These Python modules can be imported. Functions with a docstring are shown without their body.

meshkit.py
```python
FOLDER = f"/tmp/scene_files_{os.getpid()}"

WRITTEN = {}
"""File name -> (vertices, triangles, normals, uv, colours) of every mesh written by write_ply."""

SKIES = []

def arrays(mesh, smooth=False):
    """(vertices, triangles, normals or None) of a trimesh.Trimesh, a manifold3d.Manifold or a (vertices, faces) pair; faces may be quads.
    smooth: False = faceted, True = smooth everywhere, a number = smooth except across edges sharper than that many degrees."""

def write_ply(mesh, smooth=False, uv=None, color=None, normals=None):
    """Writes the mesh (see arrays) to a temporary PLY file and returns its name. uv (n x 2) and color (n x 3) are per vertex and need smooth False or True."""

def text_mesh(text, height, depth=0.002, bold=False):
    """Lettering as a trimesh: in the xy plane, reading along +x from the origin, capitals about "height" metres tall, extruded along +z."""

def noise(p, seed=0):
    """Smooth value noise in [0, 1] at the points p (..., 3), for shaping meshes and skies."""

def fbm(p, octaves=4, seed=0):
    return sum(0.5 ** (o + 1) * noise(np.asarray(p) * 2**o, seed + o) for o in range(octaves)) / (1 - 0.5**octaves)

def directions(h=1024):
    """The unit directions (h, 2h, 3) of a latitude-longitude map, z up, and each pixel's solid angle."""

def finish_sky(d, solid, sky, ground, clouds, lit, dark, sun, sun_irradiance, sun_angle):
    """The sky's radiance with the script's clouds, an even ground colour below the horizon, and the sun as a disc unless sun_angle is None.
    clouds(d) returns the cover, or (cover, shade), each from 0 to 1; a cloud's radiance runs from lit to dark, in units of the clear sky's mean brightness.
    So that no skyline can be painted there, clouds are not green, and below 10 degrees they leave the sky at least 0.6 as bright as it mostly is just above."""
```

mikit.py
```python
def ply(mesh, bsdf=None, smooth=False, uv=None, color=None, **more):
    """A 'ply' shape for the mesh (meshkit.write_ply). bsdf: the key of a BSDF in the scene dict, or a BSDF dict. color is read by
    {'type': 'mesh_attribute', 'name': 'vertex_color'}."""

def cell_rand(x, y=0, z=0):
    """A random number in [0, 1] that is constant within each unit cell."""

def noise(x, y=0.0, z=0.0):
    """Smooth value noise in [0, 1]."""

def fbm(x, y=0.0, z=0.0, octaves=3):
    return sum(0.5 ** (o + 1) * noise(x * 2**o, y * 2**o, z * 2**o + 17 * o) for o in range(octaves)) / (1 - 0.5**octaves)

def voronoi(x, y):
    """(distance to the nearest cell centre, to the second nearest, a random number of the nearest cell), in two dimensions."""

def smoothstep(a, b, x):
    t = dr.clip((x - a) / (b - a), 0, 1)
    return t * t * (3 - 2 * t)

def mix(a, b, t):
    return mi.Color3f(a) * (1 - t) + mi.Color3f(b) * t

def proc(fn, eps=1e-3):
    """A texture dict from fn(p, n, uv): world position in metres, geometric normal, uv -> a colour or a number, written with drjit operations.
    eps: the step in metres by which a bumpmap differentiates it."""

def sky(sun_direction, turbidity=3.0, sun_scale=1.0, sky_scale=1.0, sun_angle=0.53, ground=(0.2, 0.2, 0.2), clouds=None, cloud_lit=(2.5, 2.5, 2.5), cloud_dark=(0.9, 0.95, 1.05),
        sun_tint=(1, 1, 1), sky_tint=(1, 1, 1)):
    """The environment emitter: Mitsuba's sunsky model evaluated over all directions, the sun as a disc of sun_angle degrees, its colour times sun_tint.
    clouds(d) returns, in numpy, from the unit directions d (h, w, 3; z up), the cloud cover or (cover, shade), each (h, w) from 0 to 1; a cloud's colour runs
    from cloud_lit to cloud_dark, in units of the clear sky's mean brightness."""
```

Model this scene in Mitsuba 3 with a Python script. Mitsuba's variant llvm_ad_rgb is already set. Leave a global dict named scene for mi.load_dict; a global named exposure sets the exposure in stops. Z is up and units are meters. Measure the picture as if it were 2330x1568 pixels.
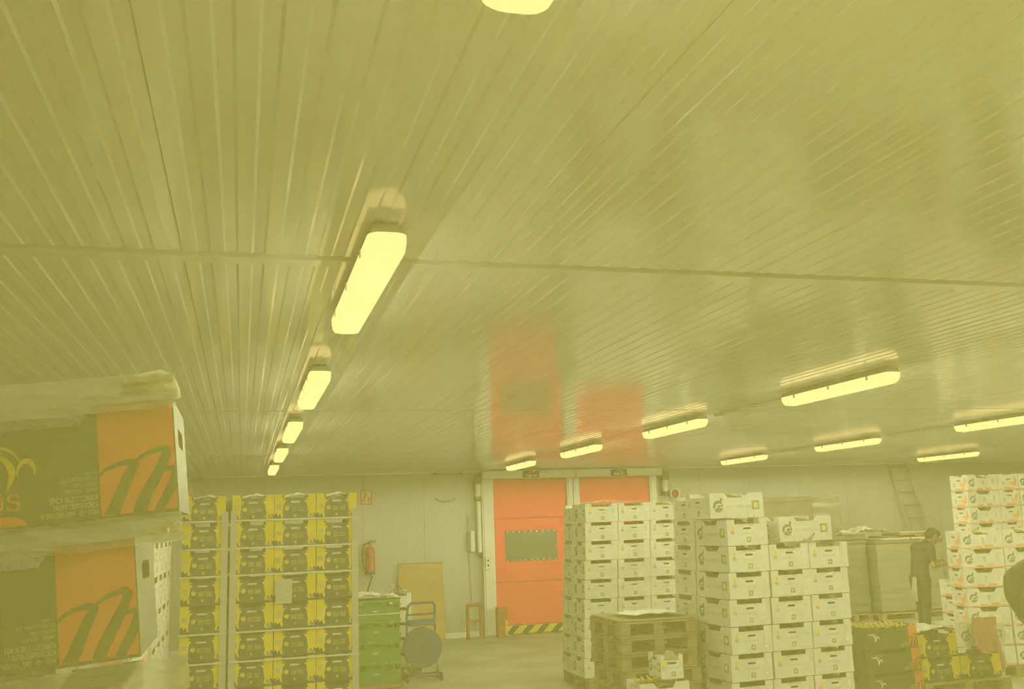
import math, random
import numpy as np, trimesh, manifold3d as m3
import mitsuba as mi, drjit as dr
import mikit, meshkit
from mikit import proc, noise, fbm, smoothstep, mix
from shapely.geometry import Polygon, Point, LineString, box as sbox
from shapely import affinity
from shapely.ops import unary_union

random.seed(7)
rng = np.random.default_rng(7)
T = mi.ScalarTransform4f
scene, labels = {}, {}

# ------------------------------------------------------------------ camera, haze, exposure
exposure = 0.0
HC = 2.1                 # camera height
H = 3.12                 # ceiling height
WY = 18.6                # back wall
LAMP = np.array([1.0, 0.99, 0.60])      # warm tube light
GLOW = np.array([1.8, 1.32, 0.51])                       # what the diffusers show
POWER = 11.5                              # strength of one tube's light
SIDE, DOWN = .14, .86     # its shares: all round, and downwards
R_ = np.array([[0.96373035, -0.01523381, -0.26644277], [-0.26461934, -0.18415785, -0.94660577], [-0.03464711, 0.98277862, -0.18150967]])
EYE = np.array([0, 0, HC])
FWD, UP = -R_[:, 2], R_[:, 1]
scene['haze_air'] = {'type': 'homogeneous', 'albedo': {'type': 'rgb', 'value': [.93, .88, .40]}, 'sigma_t': 0.445}
scene['camera'] = {'type': 'perspective', 'fov': math.degrees(2 * math.atan(1165 / 2200)), 'fov_axis': 'x', 'near_clip': 0.05, 'far_clip': 100.0,
                   'to_world': T().look_at(EYE.tolist(), (EYE + FWD).tolist(), UP.tolist()), 'medium': {'type': 'ref', 'id': 'haze_air'}}

# ------------------------------------------------------------------ materials
def rgb(c):
    return {'type': 'rgb', 'value': [float(x) for x in c]}

def mat(name, c, rough=None, ior=1.5):
    tex = c if isinstance(c, dict) else rgb(c)
    b = {'type': 'diffuse', 'reflectance': tex} if rough is None else {'type': 'roughplastic', 'diffuse_reflectance': tex, 'alpha': rough, 'int_ior': ior, 'distribution': 'ggx'}
    scene[name] = {'type': 'twosided', 'b': b}
    return name

def metal(name, c, rough):
    scene[name] = {'type': 'twosided', 'b': {'type': 'principled', 'base_color': rgb(c), 'metallic': .9, 'roughness': rough}}
    return name

mat('m_ceiling', proc(lambda p, n, uv: mix((.60, .60, .57), (.68, .68, .65), noise(p.x * .7, p.y * .3, 0))), .010, 1.95)
mat('m_strip', (.66, .66, .62), .2)
mat('m_wall', proc(lambda p, n, uv: mix((.345, .36, .335), (.415, .415, .385), noise(p.x * .6, p.y * .6, p.z * .9))), .25)
mat('m_floor', proc(lambda p, n, uv: mix((.31, .305, .255), (.45, .45, .39), fbm(p.x * 1.6, p.y * 1.6, 3.0, 2))), .3)
mat('m_white_card', proc(lambda p, n, uv: mix((.80, .80, .75), (.89, .89, .84), noise(p.x * 9, p.y * 9, p.z * 9))), .4)
mat('m_black_card', (.035, .038, .028), .35)
mat('m_dark_card', (.045, .055, .02), .3)
scene['m_print'] = {'type': 'twosided', 'b': {'type': 'diffuse', 'reflectance': {'type': 'mesh_attribute', 'name': 'vertex_color'}}}
mat('m_lamp_body', (.34, .35, .33), .3)
mat('m_red_door', proc(lambda p, n, uv: mix((.80, .034, .045), (.90, .045, .055), noise(p.x, p.y, p.z * .7))), .3)
mat('m_door_window', (.06, .075, .05), .12)
mat('m_white_metal', (.66, .65, .6), .25)
mat('m_grey_metal', (.27, .28, .26), .3)
mat('m_dark_metal', (.06, .065, .055), .35)
metal('m_steel', (.6, .6, .58), .25)
mat('m_rubber', (.03, .03, .03), .5)
mat('m_yellow', (.62, .48, .03), .35)
mat('m_red', (.42, .05, .04), .3)
mat('m_rust', (.36, .07, .03), .4)
mat('m_brown_board', proc(lambda p, n, uv: mix((.5, .33, .13), (.6, .4, .17), noise(p.x * 2, p.y, p.z * 9))), .5)
mat('m_cardboard', proc(lambda p, n, uv: mix((.22, .195, .125), (.29, .255, .165), noise(p.x * 3, p.y * 3, p.z * 3))), .5)
mat('m_wood', proc(lambda p, n, uv: mix((.30, .215, .1), (.46, .34, .18), noise(p.x * 5, p.y * 5, p.z * 14))), .6)
mat('m_pale_wood', proc(lambda p, n, uv: mix((.46, .36, .19), (.6, .48, .27), noise(p.x * 5, p.y * 5, p.z * 14))), .6)
mat('m_green', (.03, .25, .03), .3)
mat('m_green_light', (.06, .34, .07), .3)
mat('m_blue', (.03, .09, .2), .3)
mat('m_blue_disc', (.05, .085, .16), .3)
mat('m_post', (.56, .54, .46), .5)
mat('m_band', (.58, .57, .5), .25)
mat('m_paper', (.84, .83, .78), .5)
mat('m_sheet', (.62, .61, .55), .5)
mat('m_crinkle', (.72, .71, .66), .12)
mat('m_film_dark', (.13, .13, .1), .16)
mat('m_film_grey', (.19, .18, .14), .09)
mat('m_tape', (.2, .17, .1), .25)
mat('m_pink', (.48, .2, .14), .4)
mat('m_skin', (.42, .24, .15), .45)
mat('m_hair', (.025, .02, .018), .5)
mat('m_navy', (.03, .045, .06), .6)
mat('m_trouser', (.022, .022, .02), .6)
mat('m_apron', (.5, .49, .45), .6)
mat('m_banana', (.55, .45, .05), .4)
mat('m_orange_label', (.7, .22, .06), .4)
mat('m_produce', proc(lambda p, n, uv: mix((.2, .15, .04), (.34, .28, .1), noise(p.x * 25, p.y * 25, p.z * 25))), .4)
scene['m_film'] = {'type': 'principledthin', 'base_color': rgb((.9, .9, .86)), 'roughness': .07, 'spec_trans': .84, 'diff_trans': .8, 'eta': 1.45}
scene['m_glow'] = {'type': 'diffuse', 'reflectance': rgb((.02, .02, .02))}

# ------------------------------------------------------------------ helpers
def tm(*t):
    return trimesh.transformations.translation_matrix(t)

def rz(a):
    return trimesh.transformations.rotation_matrix(math.radians(a), [0, 0, 1])

def cub(x0, x1, y0, y1, z0, z1):
    b = trimesh.creation.box([x1 - x0, y1 - y0, z1 - z0])
    b.apply_translation([(x0 + x1) / 2, (y0 + y1) / 2, (z0 + z1) / 2])
    return b

def bev(x0, x1, y0, y1, z0, z1, r=.01):
    """Box with chamfered edges."""
    pts = []
    for sx in (0, 1):
        for sy in (0, 1):
            for sz in (0, 1):
                c = np.array([(x0, x1)[sx], (y0, y1)[sy], (z0, z1)[sz]])
                s = np.array([1 - 2 * sx, 1 - 2 * sy, 1 - 2 * sz]) * r
                for k in range(3):
                    d = s.copy(); d[k] = 0
                    pts.append(c + d)
    return trimesh.convex.convex_hull(np.array(pts))

def cat(*ms):
    return trimesh.util.concatenate([m for m in ms])

def cyl(p0, p1, r, n=12):
    p0, p1 = np.array(p0, float), np.array(p1, float)
    d = p1 - p0
    m = trimesh.creation.cylinder(radius=r, height=np.linalg.norm(d), sections=n)
    m.apply_transform(trimesh.geometry.align_vectors([0, 0, 1], d / np.linalg.norm(d)))
    m.apply_translation((p0 + p1) / 2)
    return m

def tube(pts, r, n=8):
    ms = [cyl(a, b, r, n) for a, b in zip(pts[:-1], pts[1:])]
    for q in pts[1:-1]:
        s = trimesh.creation.icosphere(subdivisions=1, radius=r * 1.02)
        s.apply_translation(q); ms.append(s)
    return cat(*ms)

def extr(poly, h):
    polys = list(poly.geoms) if hasattr(poly, 'geoms') else [poly]
    return cat(*[trimesh.creation.extrude_polygon(g, h, engine='earcut') for g in polys if g.area > 1e-9])

def xz(poly, y0, th):
    """A polygon in (x, z) extruded from y0 to y0 + th."""
    m = extr(poly, th)
    v = m.vertices.copy()
    m.vertices = np.stack([v[:, 0], y0 + th - v[:, 2], v[:, 1]], 1)
    return m

def yz(poly, x0, th):
    """A polygon in (y, z) extruded from x0 to x0 + th."""
    m = extr(poly, th)
    v = m.vertices.copy()
    m.vertices = np.stack([x0 + v[:, 2], v[:, 0], v[:, 1]], 1)
    return m

_plies = {}
def add(key, mesh, m, smooth=False, to=None, color=None):
    d = mikit.ply(mesh, m, smooth=smooth, color=color) if not isinstance(mesh, dict) else dict(mesh)
    if to is not None:
        d['to_world'] = to
    scene[key] = d
    return key

def tag(key, label=None, category=None, group=None, kind=None):
    d = {}
    if label: d['label'] = label
    if category: d['category'] = category
    if group: d['group'] = group
    if kind: d['kind'] = kind
    labels[key] = d
    return key

_count = {}
def nm(name):
    _count[name] = _count.get(name, 0) + 1
    return name if _count[name] == 1 else f'{name}_{_count[name] - 1:03d}'

def place(x, y, z, a=0.0, tilt=None):
    t = T().translate([x, y, z])
    if tilt: t = t @ T().rotate([0, 1, 0], tilt)
    return t @ T().rotate([0, 0, 1], a)

class Ink:
    """Flat print on a face: coloured polygons a hair proud of it."""
    def __init__(self): self.v, self.f, self.c, self.n, self.k = [], [], [], 0, 0
    def put(self, poly, color, org, ax, az, lift=.0009):
        ax, az, org = np.array(ax, float), np.array(az, float), np.array(org, float)
        nrm = np.cross(ax, az)
        self.k += 1
        for g in (poly.geoms if hasattr(poly, 'geoms') else [poly]):
            if g.is_empty or g.area < 1e-8: continue
            vv, ff = trimesh.creation.triangulate_polygon(g, engine='earcut')
            p = org + vv[:, :1] * ax + vv[:, 1:2] * az + nrm * (lift + .00002 * (self.k % 40))
            self.v.append(p); self.f.append(np.asarray(ff) + self.n); self.n += len(p)
            self.c.append(np.tile(np.array(color, float), (len(p), 1)))
    def ply(self):
        return mikit.ply((np.vstack(self.v), np.vstack(self.f)), 'm_print', color=np.vstack(self.c))

_text = {}
def text_poly(s, h, bold=False):
    """Lettering as a flat shapely shape, capitals h tall, starting at the origin."""
    if (s, bold) not in _text:
        m = meshkit.text_mesh(s, 1.0, .1, bold)
        low = m.vertices[:, 2] < .01
        f = m.faces[np.all(low[m.faces], axis=1)]
        _text[(s, bold)] = unary_union([Polygon(m.vertices[t][:, :2]).buffer(.004) for t in f]).simplify(.01)
    return affinity.scale(_text[(s, bold)], h, h, origin=(0, 0))

def put_text(ink, s, h, color, org, ax, az, align='l', bold=False, squeeze=1.0, lift=.0009, dx=0.0):
    p = affinity.scale(text_poly(s, h, bold), squeeze, 1, origin=(0, 0))
    x0, _, x1, _ = p.bounds
    p = affinity.translate(p, {'l': -x0, 'r': -x1, 'c': -(x0 + x1) / 2}[align] + dx, 0)
    ink.put(p, color, org, ax, az, lift)

def stroke(pts, w, n=24):
    """A brush stroke through the points; w a width or a list of widths."""
    from scipy.interpolate import CubicSpline
    pts = np.array(pts, float)
    t = np.linspace(0, 1, len(pts)); s = np.linspace(0, 1, n)
    q = CubicSpline(t, pts)(s)
    w = np.interp(s, np.linspace(0, 1, np.size(w)), np.ravel(w))
    return unary_union([LineString([q[i], q[i + 1]]).buffer((w[i] + w[i + 1]) / 4 + 1e-5, quad_segs=3) for i in range(n - 1)]).simplify(.0003)

ORD = ['top', 'second from top', 'third from top', 'fourth from top', 'fifth from top', 'sixth from top', 'seventh from top', 'eighth from top', 'ninth from top', 'tenth from top', 'eleventh from top']

# ------------------------------------------------------------------ the room
X0, X1, YB = -6.0, 19.0, -4.0
add('floor', cub(X0, X1, YB, WY + .1, -.1, 0), 'm_floor'); tag('floor', kind='structure')
tag('ceiling', kind='structure'); tag('wall_back', kind='structure')
add('wall_left', cub(X0 - .1, X0, YB, WY + .1, 0, H), 'm_wall'); tag('wall_left', kind='structure')
add('wall_right', cub(X1, X1 + .1, YB, WY + .1, 0, H), 'm_wall'); tag('wall_right', kind='structure')
add('wall_front', cub(X0 - .1, X1 + .1, YB - .1, YB, 0, H), 'm_wall'); tag('wall_front', kind='structure')

def ribbed(w, pitch, land, d, s, th):
    """Section (x, z) of a sandwich panel with shallow ribs on its lower face."""
    e = .0015
    pts = [(e, 0)]
    n = int(round(w / pitch))
    for i in range(n):
        a = i * pitch
        pts += [(a + land, 0), (a + land + s, d), (a + pitch - s * .5, d), (a + pitch + s * .5, 0)]
    pts = [q for q in pts if q[0] < w - .004] + [(w - e, 0)]
    return Polygon(pts + [(w - e, th), (e, th)])

PW = 1.164
sec = ribbed(PW, .097, .050, .0034, .009, .05)
cuts = [YB, 3.70, 8.60, 13.5, WY]
k = 0
xs = [-.225 + PW * i for i in range(-5, 17)]
for j in range(4):
    m = extr(sec, cuts[j + 1] - cuts[j] - (.10 if j < 3 else 0))
    v = m.vertices.copy()
    m.vertices = np.stack([v[:, 0], cuts[j] + (.05 if j else 0) + v[:, 2], H + v[:, 1]], 1)
    m.invert()
    base = mikit.ply(m, 'm_ceiling')
    for x in xs:
        if x < X0 - PW or x > X1: continue
        add('ceiling__panel' + (f'_{k:03d}' if k else ''), base, None, to=T().translate([x, 0, 0])); k += 1
add('ceiling__backing', cub(X0 - .1, X1 + .1, YB - .1, WY + .2, H + .045, H + .1), 'm_strip')
for j, y in enumerate(cuts[1:4]):
    s = Polygon([(-.045, -.0005), (-.043, -.0025), (.043, -.0025), (.045, -.0005), (.045, .02), (-.045, .02)])
    m = extr(s, X1 - X0); v = m.vertices.copy()
    m.vertices = np.stack([X0 + v[:, 2], y + .005 + v[:, 0], H - .0 + v[:, 1]], 1)
    m.fix_normals()
    add('ceiling__joint_strip' + (f'_{j:03d}' if j else ''), m, 'm_ceiling')

# back wall: upright ribbed panels
secw = ribbed(PW, .097, .05, .0012, .008, .05)
mw = extr(secw, H)
v = mw.vertices.copy()
mw.vertices = np.stack([v[:, 0], WY + v[:, 1], v[:, 2]], 1); mw.fix_normals()
base = mikit.ply(mw, 'm_wall')
for i, x in enumerate(xs):
    if x < X0 - PW or x > X1: continue
    add('wall_back__panel' + (f'_{i:03d}' if i else ''), base, None, to=T().translate([x + .1, 0, 0]))
add('wall_back__core', cub(X0 - .1, X1 + .1, WY + .045, WY + .12, 0, H), 'm_wall')
add('trim_1', cub(X0, X1, WY - .02, WY, H - .02, H), 'm_strip'); tag('trim_1', kind='structure')
add('baseboard_back', cub(X0, 4.4, WY - .03, WY, 0, .1), 'm_strip'); tag('baseboard_back', kind='structure')

# ------------------------------------------------------------------ ceiling lamps
def lamp_meshes(L):
    w = .067
    hs = Polygon([(-.046, 0), (.046, 0), (.064, -.034), (-.064, -.034)])      # housing section (x, z)
    hm = extr(hs, L - .05); v = hm.vertices.copy()
    hm.vertices = np.stack([v[:, 0], v[:, 2] + .025, v[:, 1]], 1); hm.fix_normals()
    # diffuser: a long rounded trough
    rings = []
    for t, sx, sy in ((.011, 1.0, 1.0), (-.016, 1.0, 1.0), (-.044, .95, .98), (-.06, .82, .955), (-.066, .55, .925)):
        r = sbox(-w * sx + .045 * sx, L / 2 * (1 - sy) + .045, w * sx - .045 * sx, L - L / 2 * (1 - sy) - .045).buffer(.045 * sx, quad_segs=6)
        c = np.array(r.exterior.coords)[:-1]
        rings.append(np.column_stack([c, np.full(len(c), -.045 + t)]))
    n = min(map(len, rings)); pts = np.vstack(rings)
    dm = trimesh.convex.convex_hull(pts)
    return hm, dm

_lm = {}
def lamp(x, y, L, label, power, group, n=2):
    if L not in _lm:
        a, b = lamp_meshes(L)
        clip = cat(cub(-.071, -.062, -.012, .012, -.062, -.03), cub(.062, .071, -.012, .012, -.062, -.03), cub(-.071, .071, -.012, .012, -.034, -.03))
        _lm[L] = (mikit.ply(a, 'm_lamp_body'), b, mikit.ply(clip, 'm_steel'), mikit.ply(cub(-.03, .03, -.012, .012, -.004, .03), 'm_steel'))
    a, b, clip, br = _lm[L]
    key = nm('ceiling_lamp')
    z = H - .012
    to = T().translate([x, y, z])
    add(key + '__housing', a, None, to=to)
    d = mikit.ply(b, 'm_glow', smooth=40)
    d['emitter'] = {'type': 'area', 'radiance': rgb(GLOW)}
    d['to_world'] = to
    scene[key + '__diffuser'] = d
    for i, f in enumerate((.16, .5, .84)):
        add(key + '__clip' + (f'_{i:03d}' if i else ''), clip, None, to=T().translate([x, y + L * f, z]))
    for i, f in enumerate((.2, .8)):
        add(key + '__bracket' + (f'_{i:03d}' if i else ''), br, None, to=T().translate([x, y + L * f, z]))
    tag(key, label, 'lamp', group)
    for i in range(n):
        yy = y + L * (i + .5) / n
        scene[f'tube_light_{key}_{i}'] = {'type': 'point', 'position': [x, yy, z - .155], 'intensity': rgb(LAMP * power * POWER * SIDE / n)}
    scene[f'tube_spot_{key}'] = {'type': 'spot', 'to_world': T().look_at([x, y + L / 2, z - .145], [x, y + L / 2, 0], [0, 1, 0]), 'cutoff_angle': 89.6, 'beam_width': 85.0, 'intensity': rgb(LAMP * power * POWER * DOWN)}

names1 = ['nearest ceiling lamp, cut off by the top edge of the photo', 'large ceiling lamp alone in the left ceiling field, before the first joint', 'third ceiling lamp of the left row, counted from the camera',
          'fourth ceiling lamp of the left row, counted from the camera', 'fifth ceiling lamp of the left row, second smallest of it', 'smallest and farthest ceiling lamp of the left row, by the back wall']
for i in range(6):
    lamp(.46, [.13, 3.11, 6.05, 8.97, 11.9, 14.95][i], 1.45, names1[i], [.35, .9, .9, .85, .5, .45][i], 'ceiling lamps of the left row', 2)
names2 = {2: 'long glowing tube lamp nearest of the middle row, above the large white stack', 3: 'second tube lamp of the middle row, above the right red door', 4: 'third tube lamp of the middle row, above the post between the red doors', 5: 'farthest tube lamp of the middle row, just in front of the door header'}
for i in range(6):
    lamp(4.5, -.2 + 3.04 * i, 1.46, names2.get(i, ['tube lamp of the middle row, just above and right of the camera', 'second tube lamp of the middle row, outside the photo'][i % 2]), [1.1, 1.1, 1.1, 1.1, .9, .65][i], 'ceiling lamps of the middle row', 2 if i < 4 else 1)
names3 = {2: 'tube lamp cut off by the right edge of the photo, nearest of the right row', 3: 'tube lamp of the right row above the wrapped carton pallet', 4: 'farthest tube lamp of the right row, above the tall white box stack'}
for i in range(5):
    lamp(8.42, 2.37 + 3.04 * i, 1.5, names3.get(i, ['tube lamp of the right row, first from the camera', 'tube lamp of the right row, second from the camera'][i % 2]), 1.75, 'ceiling lamps of the right row', 2 if i < 3 else 1)
for i in range(3):
    lamp(12.8, 8.6 + 3.04 * i, 1.6, ['tube lamp of the far right row on the ceiling', 'second tube lamp of the far right row on the ceiling', 'tube lamp of the far right row, right of the ladder top'][i], 2.4, 'ceiling lamps of the far right row', 1)
for i, (x, y0, y1) in enumerate(((4.62, 7.4, 8.9), (8.54, 10.0, 11.5), (8.54, 13.05, 14.5))):
    k = nm('cable_conduit')
    add(k, cat(cyl([x, y0, H - .016], [x, y1, H - .016], .013), *[cub(x - .02, x + .02, y0 + t * (y1 - y0) - .012, y0 + t * (y1 - y0) + .012, H - .034, H + .004) for t in (.1, .5, .9)]), 'm_white_metal', smooth=40)
    tag(k, ['grey conduit on the ceiling between the two nearest middle row lamps', 'grey conduit on the ceiling behind the nearest right row lamp', 'grey conduit on the ceiling before the farthest right row lamp'][i], 'conduit')

# ------------------------------------------------------------------ red roll-up doors on the back wall
DY = WY - .1
def hazard(ink, x0, x1, z0, z1, y):
    h = z1 - z0; s = x0 - h
    face = sbox(x0, z0, x1, z1)
    while s < x1:
        ink.put(Polygon([(s, z0), (s + .14, z0), (s + .14 + h, z1), (s + h, z1)]).intersection(face), (.05, .05, .04), (0, y, 0), (1, 0, 0), (0, 0, 1)); s += .3

def door(key, x0, x1, window):
    tag(key, kind='structure')
    zs = [.17, .98, 2.19, 2.95]
    for i in range(len(zs) - 1):
        m = bev(x0 + .003, x1 - .003, DY, DY + .03, zs[i] + .006, zs[i + 1] - .006, .008)
        add(key + '__curtain_panel' + (f'_{i:03d}' if i else ''), m, 'm_red_door')
    for i, z in enumerate(zs[1:-1]):
        add(key + '__seam_rib' + (f'_{i:03d}' if i else ''), bev(x0 + .004, x1 - .004, DY - .008, DY + .01, z - .009, z + .009, .004), 'm_red_door')
    add(key + '__bottom_bar', bev(x0 + .003, x1 - .003, DY - .01, DY + .04, .01, .17, .01), 'm_yellow')
    ink = Ink(); hazard(ink, x0 + .02, x1 - .02, .015, .165, DY - .0105)
    scene[key + '__warning_stripes'] = ink.ply()
    if window:
        add(key + '__window', bev(4.93, 5.98, DY - .012, DY + .002, 1.37, 1.95, .006), 'm_door_window')
        rv = cat(*[cyl([4.93 + .04 + .0 + i * .121, DY - .018, z], [4.93 + .04 + i * .121, DY - .008, z], .011, 8) for i in range(9) for z in (1.39, 1.93)])
        add(key + '__window_rivet', rv, 'm_steel'); labels[key + '__window_rivet'] = {'kind': 'stuff'}
door('door_1', 4.71, 6.22, True)
door('door_2', 6.49, 8.0, False)
for i, (d, x0, x1, lab) in enumerate((('door_1', 4.47, 4.71, None), ('door_1', 6.22, 6.352, None), ('door_2', 6.362, 6.49, None), ('door_2', 8.0, 8.16, None))):
    k = d + '__post' + ('_001' if i in (1, 3) else '')
    add(k, cat(bev(x0, x1, DY - .05, WY, 0, 2.96, .01), bev(x0 + .03, x1 - .03, DY - .062, DY - .04, .02, 2.94, .008)), 'm_white_metal')
for d, x0, x1 in (('door_1', 4.46, 6.355), ('door_2', 6.362, 8.22)):
    add(d + '__header_box', bev(x0, x1, DY - .24, WY, 2.95, H - .012, .015), 'm_white_metal')
    cx = 5.43 if d == 'door_1' else 7.27
    add(d + '__sign', bev(cx - .17, cx + .17, DY - .248, DY - .238, 2.965, 3.09, .003), 'm_black_card')
    ink = Ink()
    o = (cx, DY - .2485, 2.965)
    put_text(ink, 'angel mir', .036, (.8, .78, .72), (cx, DY - .2485, 2.985), (1, 0, 0), (0, 0, 1), 'c', True, .98)
    ink.put(stroke([(-.06, .075), (-.02, .1), (.01, .075), (.04, .1), (.07, .085)], [.008, .022, .03, .022, .008]), (.62, .07, .05), o, (1, 0, 0), (0, 0, 1))
    scene[d + '__sign_print'] = ink.ply()

# drive units beside the doors
def motor(key, x, s, label):
    tag(key, label, 'motor')
    add(key + '__gear_box', bev(x - .07, x + .07, DY - .12, WY - .002, 2.86, 3.05, .015), 'm_dark_metal'); add(key + '__brake_box', bev(x - .05, x + .05, DY - .1, WY - .002, 2.55, 2.64, .012), 'm_dark_metal')
    add(key + '__motor_body', cat(cyl([x, DY - .05, 2.63], [x, DY - .05, 2.87], .058, 18), *[cyl([x, DY - .05, z], [x, DY - .05, z + .012], .066, 18) for z in (2.66, 2.7, 2.74, 2.78, 2.82)]), 'm_white_metal', smooth=40)
motor('door_motor', 4.40, 1, 'dark and white drive motor on the left end of the red door header')
motor('door_motor_001', 8.34, -1, 'dark and white drive motor at the right end of the door header')
k = tag('cable_duct', 'long white upright duct along the left door frame', 'duct')
add('cable_duct__tube', bev(4.37, 4.455, DY - .06, WY - .002, 1.56, 2.545, .02), 'm_white_metal')
add('cable_duct__end_elbow', tube([[4.41, DY - .02, 1.57], [4.41, DY - .02, 1.50], [4.46, DY - .02, 1.47]], .022), 'm_dark_metal', smooth=40)
tag('control_box', 'narrow grey control box on the wall left of the door duct', 'control box')
add('control_box__housing', bev(4.24, 4.33, DY - .01, WY - .002, 1.58, 1.98, .012), 'm_white_metal')
add('control_box__edge_plate', bev(4.19, 4.24, DY + .03, WY - .002, 1.6, 1.96, .006), 'm_grey_metal')
add('control_box__cable', tube([[4.22, WY - .02, 2.25], [4.215, WY - .02, 1.97]], .006), 'm_grey_metal')
add('control_box__cable_001', tube([[4.22, WY - .02, 1.6], [4.24, WY - .02, .9], [4.25, WY - .02, .55]], .006), 'm_grey_metal')
tag('push_button_switch', 'small white push button box on the left door post', 'switch')
add('push_button_switch__housing', bev(4.50, 4.60, DY - .11, DY - .05, 1.24, 1.48, .01), 'm_white_metal')
add('push_button_switch__button', cyl([4.55, DY - .122, 1.41], [4.55, DY - .105, 1.41], .022), 'm_red')
add('push_button_switch__button_001', cyl([4.55, DY - .12, 1.32], [4.55, DY - .105, 1.32], .018), 'm_dark_metal')
tag('warning_horn', 'round white signal horn on the wall right of the doors', 'horn')
hb = trimesh.creation.revolve(np.array([[0, 0], [.05, 0], [.055, .06], [.09, .12], [.105, .15], [.095, .15], [.04, .09], [0, .09]]), sections=24)
hb.apply_transform(trimesh.transformations.rotation_matrix(math.pi / 2, [1, 0, 0])); hb.apply_translation([8.55, WY - .002, 2.58])
add('warning_horn__bell', hb, 'm_rust', smooth=30)
add('warning_horn__rim', cat(*[cyl([8.55 + .1 * math.cos(a), WY - .16, 2.58 + .1 * math.sin(a)], [8.55 + .1 * math.cos(a + .33), WY - .16, 2.58 + .1 * math.sin(a + .33)], .014, 6) for a in np.arange(20) * .314]), 'm_white_metal')
def guard(key, pts, r, label, m):
    tag(key, label, 'guard'); add(key + '__hoop', tube(pts, r, 10), m, smooth=40)
guard('post_guard', [[4.08, 18.2, 0], [4.08, 18.2, .62], [4.33, 18.2, .62], [4.33, 18.2, 0]], .032, 'low rust red steel hoop guard on the floor left of the doors', 'm_rust')
add('post_guard__crossbar', cyl([4.08, 18.2, .33], [4.33, 18.2, .33], .022), 'm_rust', smooth=40)
tag('jamb_guard', 'brown steel angle guard before the left door post', 'guard')
add('jamb_guard__angle_plate', cat(bev(4.66, 4.84, 18.2, 18.22, 0, .55, .005), bev(4.66, 4.68, 18.2, 18.38, 0, .55, .005)), 'm_rust')
add('jamb_guard__yellow_edge', bev(4.80, 4.845, 18.192, 18.2, .02, .3, .002), 'm_yellow')

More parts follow.
